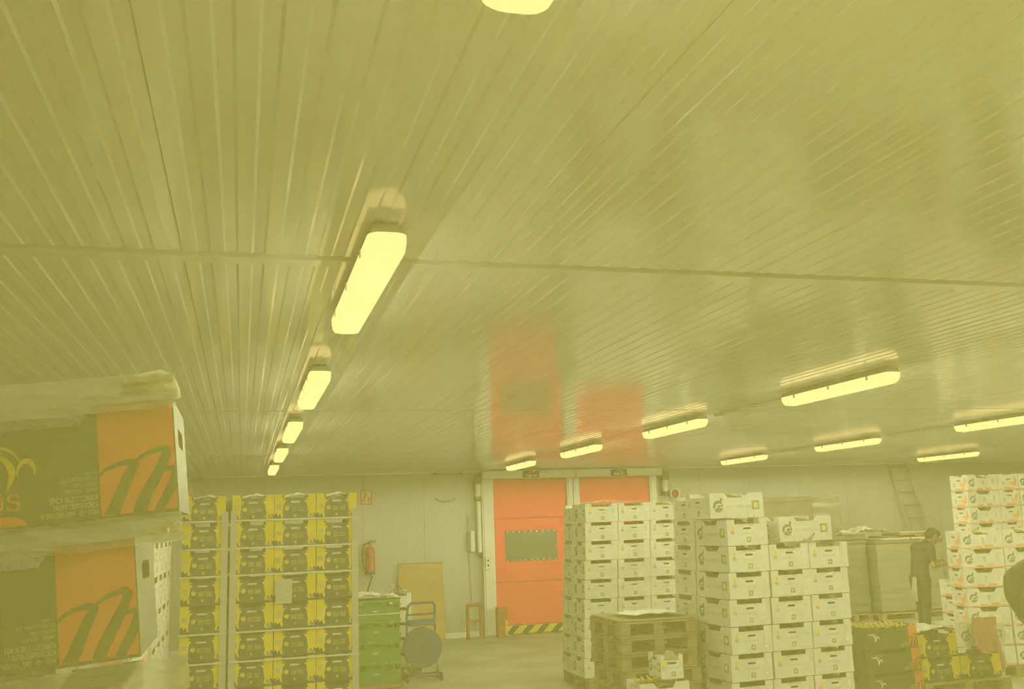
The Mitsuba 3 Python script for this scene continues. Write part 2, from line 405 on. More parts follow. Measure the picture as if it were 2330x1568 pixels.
# things on the back wall
tag('extinguisher_sign', 'white and red fire extinguisher sign above the extinguisher', 'sign')
add('extinguisher_sign__plate', bev(2.15, 2.37, WY - .012, WY - .001, 2.53, 2.82, .003), 'm_sheet')
ink = Ink(); o = (2.15, WY - .0122, 2.53); rd = (.42, .09, .06)
sa = ((1, 0, 0), (0, 0, 1))
ink.put(unary_union([sbox(.003, .003, .217, .287).difference(sbox(.024, .026, .196, .262)), sbox(.02, .05, .05, .12),
    unary_union([sbox(.055, .06, .10, .19), Point(.0775, .19).buffer(.0225), sbox(.069, .2, .086, .225)]), stroke([(.0775, .222), (.115, .215), (.12, .15)], .014),
    Polygon([(.135, .06), (.18, .06), (.188, .11), (.168, .19), (.16, .14), (.148, .165), (.13, .105)]), stroke([(.03, .23), (.06, .25), (.1, .245)], .014)]), rd, o, *sa)
scene['extinguisher_sign__symbol'] = ink.ply()
tag('fire_extinguisher', 'red fire extinguisher with black hose hanging on the back wall', 'fire extinguisher')
prof = np.array([[0, 0], [.075, 0], [.088, .02], [.09, .06], [.09, .40], [.085, .44], [.06, .48], [.025, .5], [.025, .53], [0, .53]])
b = trimesh.creation.revolve(prof, sections=24); b.apply_translation([2.31, WY - .12, 1.27])
add('fire_extinguisher__cylinder', b, 'm_red', smooth=35)
add('fire_extinguisher__foot_ring', cyl([2.31, WY - .12, 1.255], [2.31, WY - .12, 1.30], .092, 24), 'm_dark_metal', smooth=40)
add('fire_extinguisher__valve', cat(cyl([2.31, WY - .12, 1.79], [2.31, WY - .12, 1.84], .022), cub(2.26, 2.42, WY - .135, WY - .105, 1.83, 1.845), cub(2.29, 2.42, WY - .13, WY - .11, 1.86, 1.872)), 'm_dark_metal')
a = np.linspace(0, 1, 9)
add('fire_extinguisher__hose', tube([[2.28, WY - .14, 1.83], [2.2, WY - .15, 1.8], [2.165, WY - .15, 1.7], [2.16, WY - .15, 1.55], [2.185, WY - .15, 1.4], [2.23, WY - .16, 1.31], [2.3, WY - .21, 1.26], [2.335, WY - .2, 1.22]], .013), 'm_rubber', smooth=50)
add('fire_extinguisher__nozzle', tube([[2.335, WY - .2, 1.22], [2.25, WY - .17, .95]], .016), 'm_rubber', smooth=50)
add('fire_extinguisher__bracket', cub(2.24, 2.38, WY - .05, WY - .001, 1.55, 1.6), 'm_dark_metal')
add('wall_hook', tube([[3.58, WY - .03, 2.62], [3.66, WY - .05, 2.57], [3.78, WY - .06, 2.55], [3.9, WY - .05, 2.56], [3.98, WY - .02, 2.61]], .011), 'm_grey_metal', smooth=50)
tag('wall_hook', 'thin dark curved wire hook on the bare wall left of the doors', 'hook')
for i, (x0, x1, lab) in enumerate(((3.52, 4.16, 'dark strip added for the shaded gap under the ceiling just left of the red doors'), (-1.06, -.66, 'dark strip added for the shaded gap under the ceiling above the left black boxes'))):
    k = nm('ceiling_gap_strip'); add(k, cat(bev(x0, x1, WY - .10, WY - .002, 3.055, 3.085, .005), cub(x0 + .05, x0 + .08, WY - .05, WY - .002, 3.08, H - .01), cub(x1 - .08, x1 - .05, WY - .05, WY - .002, 3.08, H - .01)), 'm_grey_metal'); tag(k, lab, 'bracket')  # dark strips added in place of the shaded gap under the ceiling
bd = bev(2.84, 3.70, -.012, .012, 0, 1.42, .004); bd.apply_transform(trimesh.transformations.rotation_matrix(math.radians(-6), [1, 0, 0])); bd.apply_translation([0, WY - .18, .0])
tag('leaning_board', 'brown wooden board leaning against the back wall', 'board')
add('leaning_board__sheet', bd, 'm_brown_board')
be = bev(2.835, 3.705, -.014, .014, 1.405, 1.425, .004); be.apply_transform(trimesh.transformations.rotation_matrix(math.radians(-6), [1, 0, 0])); be.apply_translation([0, WY - .18, 0])
add('leaning_board__top_edge', be, 'm_wood')

# ladder leaning on the wall
tag('ladder', 'grey metal ladder leaning against the back wall at the right', 'ladder')
lx = lambda z, s: 14.52 - .175 * z + s * .225
for i, s in enumerate((-1, 1)):
    add('ladder__rail' + ('_001' if i else ''), cat(*[cyl([lx(0, s), 18.05, 0], [lx(3.1, s), 18.52, 3.1], .022, 8)]), 'm_grey_metal')
for i in range(11):
    z = .22 + .281 * i; y = 18.05 + .47 * z / 3.1
    add('ladder__rung' + (f'_{i:03d}' if i else ''), cyl([lx(z, -1), y, z], [lx(z, 1), y, z], .014, 8), 'm_grey_metal')

# ------------------------------------------------------------------ box of yellow haze added around the camera to veil the view evenly
scene['camera_haze'] = {'type': 'cube', 'to_world': T().translate([0, 0, 0]) @ T().rotate([0, 0, 1], -15.72) @ T().translate([0, .27, 1.48]) @ T().scale([2.6, 1.07, 1.45]),
                      'bsdf': {'type': 'null'}, 'interior': {'type': 'ref', 'id': 'haze_air'}}
tag('camera_haze', 'yellow haze box added around the camera to veil the whole view', 'haze', kind='stuff')
# ------------------------------------------------------------------ cardboard fruit boxes
def sheet(x0, x1, y0, y1, nx, ny, zf, amp, seed, sc=6):
    X, Y = np.meshgrid(np.linspace(x0, x1, nx), np.linspace(y0, y1, ny), indexing='ij')
    P = np.stack([X, Y, np.zeros_like(X)], -1)
    Z = zf(X, Y) + amp * (meshkit.fbm(P * sc, 3, seed) - .5)
    v = np.stack([X, Y, Z], -1).reshape(-1, 3)
    i, j = np.meshgrid(np.arange(nx - 1), np.arange(ny - 1), indexing='ij'); q = i * ny + j
    return trimesh.Trimesh(v, np.vstack([np.stack([q, q + ny, q + ny + 1], -1).reshape(-1, 3), np.stack([q, q + ny + 1, q + 1], -1).reshape(-1, 3)]), process=False)

def tray(w, d, h, fn, sn, hole=True, th=.006):
    """Open fruit tray: fn / sn = (top width, bottom width, depth) of the notch in the end and in the long side."""
    def wall(L, n, hl):
        p = sbox(-L / 2, 0, L / 2, h)
        if n: p = p.difference(Polygon([(-n[0] / 2, h + .01), (n[0] / 2, h + .01), (n[0] / 2, h), (n[1] / 2, h - n[2]), (-n[1] / 2, h - n[2]), (-n[0] / 2, h)]))
        if hl: p = p.difference(LineString([(-.032, h * .66), (.032, h * .66)]).buffer(.0075, quad_segs=2))
        return p
    e, s = wall(w, fn, hole), wall(d - 2 * th, sn, False)
    return cat(xz(e, -d / 2, th), xz(e, d / 2 - th, th), yz(s, -w / 2, th), yz(s, w / 2 - th, th), cub(-w / 2 + th, w / 2 - th, -d / 2 + th, d / 2 - th, .004, .01))

GREY, PALE = (.17, .18, .15), (.5, .49, .43)
def swirl(ink, c, r, org, ax, az):
    """Round emblem: a dark disc with light crescents and a small leaf."""
    p = Point(0, 0).buffer(r, quad_segs=10)
    p = p.difference(affinity.translate(affinity.scale(Point(0, 0).buffer(r * .62), 1, .55), r * .15, r * .12))
    p = p.difference(stroke([(-r * .95, -r * .35), (-r * .2, -r * .1), (r * .95, -r * .45)], r * .2))
    core = affinity.translate(affinity.scale(Point(0, 0).buffer(r * .4), 1, .5), r * .25, 0)
    leaf = Polygon([(r * .35, r * .8), (r * .55, r * 1.45), (r * .95, r * 1.3), (r * .75, r * .75)])
    p = affinity.translate(affinity.rotate(unary_union([p, core.intersection(Point(0, 0).buffer(r * .9)).buffer(0)]), 14, origin=(0, 0)), *c)
    ink.put(p, GREY, org, ax, az); ink.put(affinity.translate(leaf, *c), GREY, org, ax, az)

def stamp(ink, c, s, org, ax, az, mid=(.66, .52, .12)):
    q = affinity.translate(sbox(-s / 2, -s / 2, s / 2, s / 2), *c)
    ink.put(q.difference(Point(c).buffer(s * .30)), (.24, .25, .2), org, ax, az)
    ink.put(Point(c).buffer(s * .27), mid, org, ax, az)

def white_print(w, d, h, red=False):
    ink = Ink()
    for sx in (-1, 1):                      # the long sides
        org = (sx * w / 2, 0, 0); ax = (0, -sx * -1 if sx > 0 else -1, 0); az = (0, 0, 1)
        ax = (0, 1, 0) if sx > 0 else (0, -1, 0)
        L = d
        swirl(ink, (-L * .35, h * .47), h * .235, org, ax, az)
        if red:
            ink.put(unary_union([sbox(-L * .49, .004, L * .49, .018), sbox(-L * .2, .016, -L * .02, .036), sbox(L * .06, .016, L * .26, .045)]).simplify(.001), (.6, .26, .15), org, ax, az)
            ink.put(Polygon([(-.01, h * .6), (.03, h * .62), (.02, h * .3), (.008, h * .25)]), (.42, .41, .3), org, ax, az)
            ink.put(sbox(L * .3, h * .35, L * .36, h * .7), PALE, org, ax, az)
        else:
            put_text(ink, 'exceptional', .032, (.46, .46, .40), (org[0], org[1], h * .40), ax, az, 'c', False, L * .45 / (.032 * 7.2), dx=.02)
            stamp(ink, (L * .35, h * .5), h * .36, org, ax, az)
            for q in (-.24, .3): ink.put(sbox(L * q, .0, L * q + .006, .022), (.3, .3, .25), org, ax, az)
    for sy in (-1, 1):                      # the ends
        org = (0, sy * d / 2, 0); ax = (1, 0, 0) if sy < 0 else (-1, 0, 0); az = (0, 0, 1)
        if red:
            ink.put(unary_union([sbox(-w * .49, .004, w * .49, .016), sbox(-w * .2, .014, w * .3, .04)]), (.6, .26, .15), org, ax, az)
            ink.put(stroke([(w * .12, h * .45), (w * .22, h * .36), (w * .32, h * .42), (w * .36, h * .66), (w * .37, h * .8)], [.03, .06, .065, .035, .01]), (.64, .32, .17), org, ax, az)
            ink.put(affinity.scale(Point(-w * .27, h * .4).buffer(h * .12), .8, 1.3), PALE, org, ax, az)
        else:
            put_text(ink, 'EXCEPTIONAL', .014, (.66, .42, .3), (org[0], org[1], h * .755), ax, az, 'c', False, 1.1)
            ink.put(affinity.translate(Polygon([(-.012, -.02), (.012, -.025), (.016, .01), (0, .03), (-.014, .01)]), -w * .36, h * .66), (.68, .5, .14), org, ax, az)
            ink.put(stroke([(-w * .41, h * .5), (-w * .37, h * .54), (-w * .33, h * .5), (-w * .38, h * .46)], .012), (.36, .36, .3), org, ax, az)
            put_text(ink, 'exceptional', .017, (.52, .51, .44), (org[0], org[1], h * .44), ax, az, 'c', False, 1.1)
            stamp(ink, (0.01, h * .22), h * .19, org, ax, az)
            ink.put(sbox(w * .32, h * .2, w * .4, h * .28), (.62, .61, .54), org, ax, az); ink.put(sbox(w * .34, h * .5, w * .39, h * .72), (.6, .59, .52), org, ax, az)
        hole = LineString([(-.033, h * .66), (.033, h * .66)])
        ink.put(hole.buffer(.0115, quad_segs=3).difference(hole.buffer(.0078, quad_segs=3)), (.5, .5, .44), org, ax, az)
    return ink.ply()

def box_kind(w, d, h, red=False):
    fn = (w * .62, w * .62, .04) if not red else (w * .5, w * .42, .03)
    body = mikit.ply(tray(w, d, h, fn, (d * .46, d * .32, .045 if not red else .05)), 'm_white_card')
    fill = mikit.ply(sheet(-w / 2 + .007, w / 2 - .007, -d / 2 + .007, d / 2 - .007, 12, 14, lambda X, Y: h * (.78 + .19 * np.exp(-(Y / .11) ** 2 - (X / .16) ** 2)), .03, int(w * 100 + d * 10), 14), 'm_produce')
    return body, white_print(w, d, h, red), fill

def put_box(kind, x, y, z, a, label, group, name='fruit_box', tilt=None):
    key = nm(name)
    to = place(x, y, z, a + rng.uniform(-.5, .5), tilt)
    for part, pl in zip(('tray', 'print', 'produce'), kind):
        if pl is None: continue
        add(f'{key}__{part}', pl, None, to=to)
    tag(key, label, 'box', group)
    if kind[1] is not None: labels[f'{key}__print'] = {'kind': 'stuff'}
    return key, to

def pallet_plies(w, d, m):
    bx = lambda x, y, z, a, b, c: mikit.ply(bev(x, x + a, y, y + b, z, z + c, .003), m)
    bw = .1
    nb = 5
    P = [('deck_board', bx(-w / 2, -d / 2 + i * (d - bw) / (nb - 1), .122, w, bw, .022)) for i in range(nb)]
    P += [('cross_board', bx(-w / 2 + i * (w - bw) / 2, -d / 2, .1, bw, d, .022)) for i in range(3)]
    P += [('block', bx(-w / 2 + i * (w - .1) / 2, -d / 2 + j * (d - .14) / 2, .022, .1, .14, .078)) for i in range(3) for j in range(3)]
    P += [('foot_board', bx(-w / 2, -d / 2 + j * (d - bw) / 2, 0, w, bw, .022)) for j in range(3)]
    return P

def put_pallet(plies, x, y, z, a, label, group=None):
    key = nm('pallet'); cnt = {}
    to = place(x, y, z, a)
    for part, pl in plies:
        c = cnt.get(part, 0); cnt[part] = c + 1
        add(f'{key}__{part}' + (f'_{c:03d}' if c else ''), pl, None, to=to)
    tag(key, label, 'pallet', group)
    return key

big_pallet = pallet_plies(1.36, 1.0, 'm_wood')
c_pallet = pallet_plies(1.3, 1.05, 'm_wood')

# ------------------------------------------------------------------ stack of white boxes before the red doors
BX, BY, BW, BD, BH = 4.285, 12.0, .455, .43, .2405
kb = box_kind(.447, .425, .236)
put_pallet(big_pallet, BX + .60, BY + .45, 0, 0, 'wooden pallet under the white box stack before the red doors')
cols = ['left', 'middle', 'right']
for l in range(9):
    z = .15 + BH * l; lean = .014 * (l - 8)
    for c in range(3):
        put_box(kb, BX + lean + .225 + BW * c + rng.uniform(-.0015, .0015), BY + BD / 2 + rng.uniform(-.006, .006), z, 0,
                f'white box in the {cols[c]} column of the stack before the red doors, {ORD[8 - l]}', 'white boxes stacked before the red doors')
    put_box(kb, BX + lean + .216 + rng.uniform(-.005, .005), BY + BD * 1.5 + .022, z, 90,
            f'white box in the rear left column before the red doors, {ORD[8 - l]}', 'white boxes stacked before the red doors')
# crumpled film lying over that stack
ztop = .15 + 9 * BH
add('plastic_film', sheet(BX + .02, BX + .95, BY - .01, BY + .45, 60, 30, lambda X, Y: ztop + .012 + .03 * np.exp(-((X - BX - .35) / .12) ** 2), .035, 3, 11), 'm_film')
tag('plastic_film', 'crumpled clear film lying on top of the white stack before the red doors', 'film')

# ------------------------------------------------------------------ pallet stack in front of it
sp = pallet_plies(.76, .8, 'm_wood')
for l in range(8):
    put_pallet(sp, 3.75 + rng.uniform(-.012, .012), 9.02 + rng.uniform(-.012, .012), .1455 * l, rng.uniform(-1, 1),
               f'brown wooden pallet, {ORD[7 - l]} of the pallet stack left of the large white stack', 'stacked brown pallets')
add('cardboard_sheet', bev(3.36, 4.12, 8.63, 9.4, 8 * .1455 + .002, 8 * .1455 + .016, .004), 'm_pale_wood')
tag('cardboard_sheet', 'flat cardboard sheet lying on the brown pallet stack', 'sheet')
ft = sheet(3.5, 4.05, 8.7, 9.2, 40, 30, lambda X, Y: 8 * .1455 + .045 + .03 * np.exp(-(((X - 3.78) / .15) ** 2 + ((Y - 8.9) / .15) ** 2)), .05, 5, 9)
add('crumpled_film', ft, 'm_crinkle'); tag('crumpled_film', 'crumpled pale plastic film on the cardboard sheet of the pallet stack', 'film')

# ------------------------------------------------------------------ large white stack in the middle right
CX_, CY_, CA, CH = 4.30, 8.2, 3.0, .239
CW, CD = .435, .60
kc = box_kind(.424, .594, .234)
ca, sa = math.cos(math.radians(CA)), math.sin(math.radians(CA))
def cpos(u, v): return CX_ + u * ca - v * sa, CY_ + u * sa + v * ca
x, y = cpos(.62, .53)
put_pallet(c_pallet, x, y, 0, CA, 'wooden pallet under the large white box stack')
G_ = 'white boxes of the large stack in the middle right'
for c, n in ((0, 8), (1, 7), (2, 7)):
    for l in range(n):
        lean = .012 * (l - 7) 
        x, y = cpos(CW * c + CW / 2 + lean + rng.uniform(-.005, .005), CD / 2 + rng.uniform(-.008, .008))
        put_box(kc, x, y, .15 + CH * l, CA, f'white box, {ORD[n - 1 - l]} in the {["left","middle","right"][c]} front column of the large stack', G_)
for l in range(9):
    x, y = cpos(.30 + .012 * (l - 7), CD + .235)
    put_box(kc, x, y, .15 + CH * l, CA + 90, f'white box, {ORD[8 - l]} in the rear left column of the large stack', G_)
x, y = cpos(.20, .36)
put_box(kc, x, y, .15 + CH * 8 + .012, CA + 92, 'single white box crowning the large white stack, round emblem on its long side', G_)
x, y = cpos(.92, .33)
put_box(kc, x, y, .15 + CH * 7 + .012, CA + 91, 'white box with long side facing front, set back on top of the middle column', G_)
leafm = cat(*[trimesh.convex.convex_hull(np.array([[x0, -.004, z0], [x1, -.004, z1], [x2, -.004, z2], [x0, .006, z0], [x1, .006, z1], [x2, .006, z2]])) for x0, z0, x1, z1, x2, z2 in
              ((0, 0, .1, .02, .03, .045), (.09, .0, .06, .03, .15, .1), (.14, .1, .16, .085, .09, .02))])
x, y = cpos(.80, .02)
add('torn_flap', leafm, 'm_grey_metal', to=place(x, y, .15 + CH * 7 - .01, CA)); tag('torn_flap', 'torn grey cardboard flap sticking up from the middle column of the large stack', 'flap')

# small trays with bananas at the bottom, before the pallets
put_pallet(pallet_plies(.7, .6, 'm_wood'), 3.32, 7.75, 0, 0, 'wooden pallet under the small white boxes by the bottom edge')
gh = 'small white boxes by the bottom edge'
kh2 = box_kind(.3, .43, .21)
for l in range(3):
    put_box(kh2, 3.325, 7.75, .15 + .213 * l, 90, f'white box before the brown pallets at the bottom edge, {ORD[2 - l]} of its pile', gh)
kh3 = box_kind(.2, .26, .19)
put_box(kh3, 3.43, 7.80, .795, 0, 'small white box with round emblem standing on the bottom edge pile', gh)
def banana(n=7, L=.17, r=.017):
    a = np.linspace(-.75, .75, n); R = L / 1.5
    p = np.stack([R * np.sin(a), np.zeros(n), R * (1 - np.cos(a))], 1)
    rad = r * np.array([.35, .8, 1, 1.05, 1, .75, .3])
    return m3_chain(p, rad)
def m3_chain(p, rad, seg=8):
    ms = [m3.Manifold.sphere(float(r), seg).translate([float(q) for q in c]) for c, r in zip(p, rad)]
    out = m3.Manifold()
    for a, b in zip(ms[:-1], ms[1:]): out = out + m3.Manifold.batch_hull([a, b])
    m = out.to_mesh()
    return trimesh.Trimesh(m.vert_properties[:, :3], m.tri_verts)
ban = mikit.ply(banana(), 'm_banana', smooth=50)
def bananas(x0, y0, z, nx, ny, label, group):
    for i in range(nx * ny):
        k = nm('banana')
        t = T().translate([x0 + .056 * (i % nx), y0 + .185 * (i // nx) + rng.uniform(-.004, .004), z + rng.uniform(0, .012)]) @ T().rotate([0, 0, 1], 90 + rng.uniform(-5, 5)) @ T().rotate([1, 0, 0], rng.uniform(-12, 12))
        add(k, ban, None, to=t); tag(k, label, 'banana', group)
bananas(3.13, 7.68, .79, 4, 1, 'yellow banana lying on the white box at the bottom edge before the pallets', 'bananas on the white box at the bottom edge')

# ------------------------------------------------------------------ black and yellow boxes on the left
YW, YD, YH = .375, .56, .239
def black_yellow(w, d, h):
    fn = (w * .58, w * .52, .034)
    body = mikit.ply(tray(w, d, h, fn, (d * .5, d * .44, .03), hole=False), 'm_black_card')
    ink = Ink(); Y = (.52, .42, .035)
    for sy in (-1,):
        org = (0, sy * d / 2, 0); ax = (1, 0, 0) if sy < 0 else (-1, 0, 0); az = (0, 0, 1)
        for s in (-1, 1):
            q = [(.5, .995), (.30, .995), (.31, .84), (.25, .86), (.3, .76), (.22, .74), (.28, .62), (.29, .42), (.31, .28), (.29, .1), (.33, .06), (.37, .24), (.42, .14), (.45, .26), (.5, .2)]
            ink.put(Polygon([(s * a * w, b * h) for a, b in q]).buffer(0), Y, org, ax, az)
        ink.put(affinity.rotate(sbox(-w * .46, h * .42, -w * .34, h * .60), 4), (.34, .33, .2), org, ax, az)
        ink.put(stroke([(w * .36, h * .1), (w * .4, h * .16), (w * .45, h * .13)], .008), (.42, .4, .22), org, ax, az)
        ink.put(stroke([(w * .34, h * .06), (w * .4, h * .09), (w * .47, h * .06)], .007), (.42, .4, .22), org, ax, az)
        ink.put(Point(-w * .2, h * .44).buffer(.021, quad_segs=5), (.44, .35, .06), org, ax, az)
        ink.put(LineString([(-.035, h * .69), (.035, h * .69)]).buffer(.008, quad_segs=2), (.42, .42, .34), org, ax, az)
        for i, (a, b) in enumerate(((.1, .46), (.1, .40), (.1, .34))):
            for q in range(2): ink.put(sbox(w * (-.1 + .17 * q), h * (b - .014), w * (.04 + .17 * q), h * (b + .014)), (.30, .25, .06), org, ax, az)
        ink.put(affinity.scale(Point(0, h * .16).buffer(.012), 1, 1.2), (.25, .21, .05), org, ax, az)
        ink.put(sbox(-w * .27, h * .02, w * .27, h * .5).difference(sbox(-w * .26, h * .03, w * .26, h * .49)), (.09, .09, .06), org, ax, az)
    return body, ink.ply()
ky = black_yellow(YW - .006, YD, YH - .004)
yp = pallet_plies(1.2, .8, 'm_wood')
liner = mikit.ply(sheet(-.14, .14, -.26, .2, 26, 26, lambda X, Y: YH * .90 + .035 * np.exp(-((X - .03) / .07) ** 2) * np.exp(-(Y / .3) ** 2), .05, 9, 14), 'm_paper')
for x0, n, who, x in ((-.09, 3, 'right pallet', .48), (-.515, 1, 'left pallet', -.75)):
    for q in range(2): put_pallet(yp, x if n == 3 else -.73, 9.62, .144 * q, 0, f'{["lower","upper"][q]} pallet under the black and yellow boxes of the {who}')
    for c in range(n):
        for l in range(9):
            key, to = put_box(ky, x0 + YW * (c + .5) + (0 if n == 3 else .003), 9.2 + YD / 2, .288 + YH * l, 0,
                    f'black box with yellow corners, {ORD[8 - l]} in the {["left","middle","right"][c] + " column" if n == 3 else "single column left of the gap"}', 'black and yellow boxes', 'black_fruit_box')
            if l == 8: add(key + '__paper_liner', liner, None, to=to)
for l in range(9): put_box((ky[0], None), -.105, 10.1, .288 + YH * l, 0, f'black box added to darken the gap between the corner posts, {ORD[8 - l]}', 'black boxes added behind the gap', 'black_fruit_box')  # unseen column added so the gap between the pallets stays dark
def angle_board(x, s):
    q = Polygon([(0, 0), (s * .058, 0), (s * .058, .005), (s * .005, .005), (s * .005, .058), (0, .058)])
    m = extr(q, 2.0); m.apply_translation([x, 9.185, .29]); m.fix_normals()
    return m
for x, s, lab in ((-.0985, 1, 'pale cardboard corner post on the left edge of the black and yellow stack'), (1.04, -1, 'pale cardboard corner post on the right edge of the black and yellow stack'), (-.118, -1, 'pale cardboard corner post left of the dark gap in the black and yellow boxes')):
    k = nm('corner_post'); add(k, angle_board(x, s), 'm_post'); tag(k, lab, 'corner post')
for i, z in enumerate((2.205, 1.962, 1.724, 1.235, .985)):
    for x0, x1, w in ((-.094, 1.043, 'right'), (-.52, -.116, 'left')):
        k = nm('strapping_band')
        add(k, cat(cub(x0, x1, 9.176, 9.179, z - .008 - (.0), z + .008), cub(x1 - .002, x1, 9.176, 9.8, z - .008, z + .008)), 'm_band')
        tag(k, f'thin pale strapping band across the {w} black and yellow pallet, {["highest","second","third","fourth","lowest"][i]} of its bands', 'strap')
tag('paper_label', 'white paper sheet stuck on the front of the black and yellow boxes', 'paper')
add('paper_label__sheet', bev(.30, .445, 9.168, 9.1745, 1.46, 1.675, .001), 'm_sheet')
ink = Ink()
for i in range(7): ink.put(sbox(.015, .03 + .024 * i, .09 + .03 * ((i * 5) % 2), .036 + .024 * i), (.45, .45, .4), (.30, 9.168, 1.46), (1, 0, 0), (0, 0, 1))
scene['paper_label__lines'] = ink.ply()

# ------------------------------------------------------------------ white stacks seen edge-on, left
ks = box_kind(.42, .44, .236)
kr = box_kind(.36, .54, .292, True)
wp = pallet_plies(1.0, .86, 'm_wood')
for q in range(2): put_pallet(wp, -1.08, 7.6 + .9 * q, 0, 0, 'wooden pallet under the far white boxes seen edge-on' if q else 'second wooden pallet under the white boxes seen edge-on')
for c in range(4):
    for l in range(8):
        put_box(ks, -.57 - .222, 7.36 + .425 * c, .145 + .2385 * l, 90, f'white box seen edge-on by the black boxes, {ORD[7 - l]}, {["nearest","second","third","farthest"][c]} column', 'white boxes seen edge-on')
put_pallet(wp, -1.08, 6.35, 0, 0, 'wooden pallet under the red printed white boxes seen edge-on')
for c in range(2):
    for l in range(6):
        put_box(kr, -.57 - .182, 6.05 + .56 * c, .145 + .296 * l, 0, f'red printed white box seen edge-on, {ORD[5 - l]} in the {["nearer","farther"][c]} column', 'white boxes with red print seen edge-on')

# ------------------------------------------------------------------ the near stack of black and orange banana boxes
def banana_box(w, d, h):
    """End panels high, front wall lower between them."""
    th = .008
    f = Polygon([(-w / 2, 0), (w / 2, 0), (w / 2, h), (w / 2 - h * .65, h), (w / 2 - h * .78, h * .83), (-w * .36, h * .83), (-w * .40, h), (-w / 2, h)])
    e = sbox(-d / 2 + th, 0, d / 2 - th, h).difference(LineString([(-.05, h * .7), (.05, h * .7)]).buffer(.015, quad_segs=3))
    return cat(xz(f, -d / 2, th), xz(f, d / 2 - th, th), yz(e, -w / 2, th), yz(e, w / 2 - th, th), cub(-w / 2 + th, w / 2 - th, -d / 2 + th, d / 2 - th, .004, .012), cub(-w / 2 + th, w / 2 - th, -d / 2 + th, d / 2 - th, h * .76, h * .77))
def banana_print(w, d, h, far=False):
    ink = Ink(); O = (.50, .135, .045); D = (.05, .058, .022)
    org = (0, -d / 2, 0); ax = (1, 0, 0); az = (0, 0, 1)
    pw = h * .624 if not far else h * .45                                  # width of the orange end panel
    X = w / 2 - .002; R = X - pw - .03 * pw
    panel = sbox(X - pw, .03 * h, X, .985 * h)
    A, B = ink, Ink(); C = Ink()
    ink.put(panel, O, org, ax, az)
    u = lambda a, b: (X - pw + a * pw, b * h)
    for pts, ws in ((((-.02, .36), (.14, .44), (.34, .47), (.46, .455), (.40, .38), (.26, .2), (.12, .02)), (.05, .09, .12, .16, .2, .24, .27)),
                    (((.46, .455), (.62, .53), (.8, .56), (.89, .545), (.82, .42), (.62, .2), (.5, .03)), (.05, .09, .12, .16, .2, .24, .27)),
                    (((.66, .30), (.82, .375), (.95, .385), (.995, .37), (.97, .27), (.82, .1), (.76, .03)), (.04, .08, .1, .14, .19, .2, .16))):
        ink.put(stroke([u(*q) for q in pts], [q * pw * .68 for q in ws], 30).intersection(panel.buffer(-.0003)), D, org, ax, az)
    W = (.42, .42, .36); ink = B
    rows = (('Producido por:', .026, .395, (.3, .3, .22), .4), ('S.A.T. FRANCISCO AGRICOLA', .030, .35, (.3, .3, .22), .5), ('FINCA LA MADERA', .030, .295, (.3, .3, .22), .52), ('HARDISSON - TENERIFE', .030, .25, (.3, .3, .22), .53),
            ('FINCA SELECCIONADA', .044, .175, W, .57), ('FRUTA CERTIFICADA', .044, .115, W, .57), ('Nº SAGLOBAL  EPPV - ES - 00006', .040, .055, W, .5))
    for t, hh, b, c, sq in rows:
        put_text(ink, t, hh * h, c, (org[0], org[1], b * h), ax, az, 'r', False, sq, dx=R)
    ink = C
    Yl = (.42, .33, .03) if not far else (.5, .49, .4)
    c = X - pw - .78 * h if not far else -.3 * w
    for pts, ws in ((((-.3, .66), (-.05, .70), (.08, .66), (.165, .555)), (.02, .035, .035, .02)), (((-.15, .66), (.02, .60), (.09, .50), (.08, .40), (.055, .33)), (.02, .06, .085, .06, .01)),
                    (((.135, .44), (.15, .52), (.20, .565), (.25, .54), (.268, .45)), (.015, .04, .065, .06, .02))):
        ink.put(stroke([(c + a * h, b * h) for a, b in pts], [q * h * .68 for q in ws]), Yl, org, ax, az)
    if not far:
        put_text(ink, 'PLÁTANOS', .145 * h, (.36, .14, .03), (org[0], org[1], .15 * h), ax, az, 'r', dx=c + .15 * h)
        ink.put(affinity.scale(Point(c - .0 * h, .02 * h).buffer(.13 * h), 1.5, .7).intersection(sbox(-w, .004, w, h)), O, org, ax, az)
    return A.ply(), B.ply(), C.ply()
NW, ND, NH = .46, .30, .176
kn = (mikit.ply(banana_box(NW, ND, NH), 'm_dark_card'), *banana_print(NW, ND, NH))
BPARTS = ('tray', 'end_panel', 'lettering', 'emblem')
NT = -4.9
def npos(xr, z, extra=0.0):      # right lower front corner -> transform
    return T().translate([xr, 1.60, z]) @ T().rotate([0, 1, 0], NT) @ T().translate([-NW / 2, ND / 2, 0])
near = [(-.093, 2.136, 'upper'), (-.142, 1.923, 'second'), (-.150, 1.709, 'third')]
for x, z, w in near:
    key = nm('banana_box')
    to = npos(x, z)
    for part, pl in zip(BPARTS, kn): add(f'{key}__{part}', pl, None, to=to)
    labels[f'{key}__lettering'] = {'kind': 'stuff'}
    tag(key, f'large black banana box with orange end panel close to the camera, {w} of its stack', 'box', 'banana boxes of the near stack')
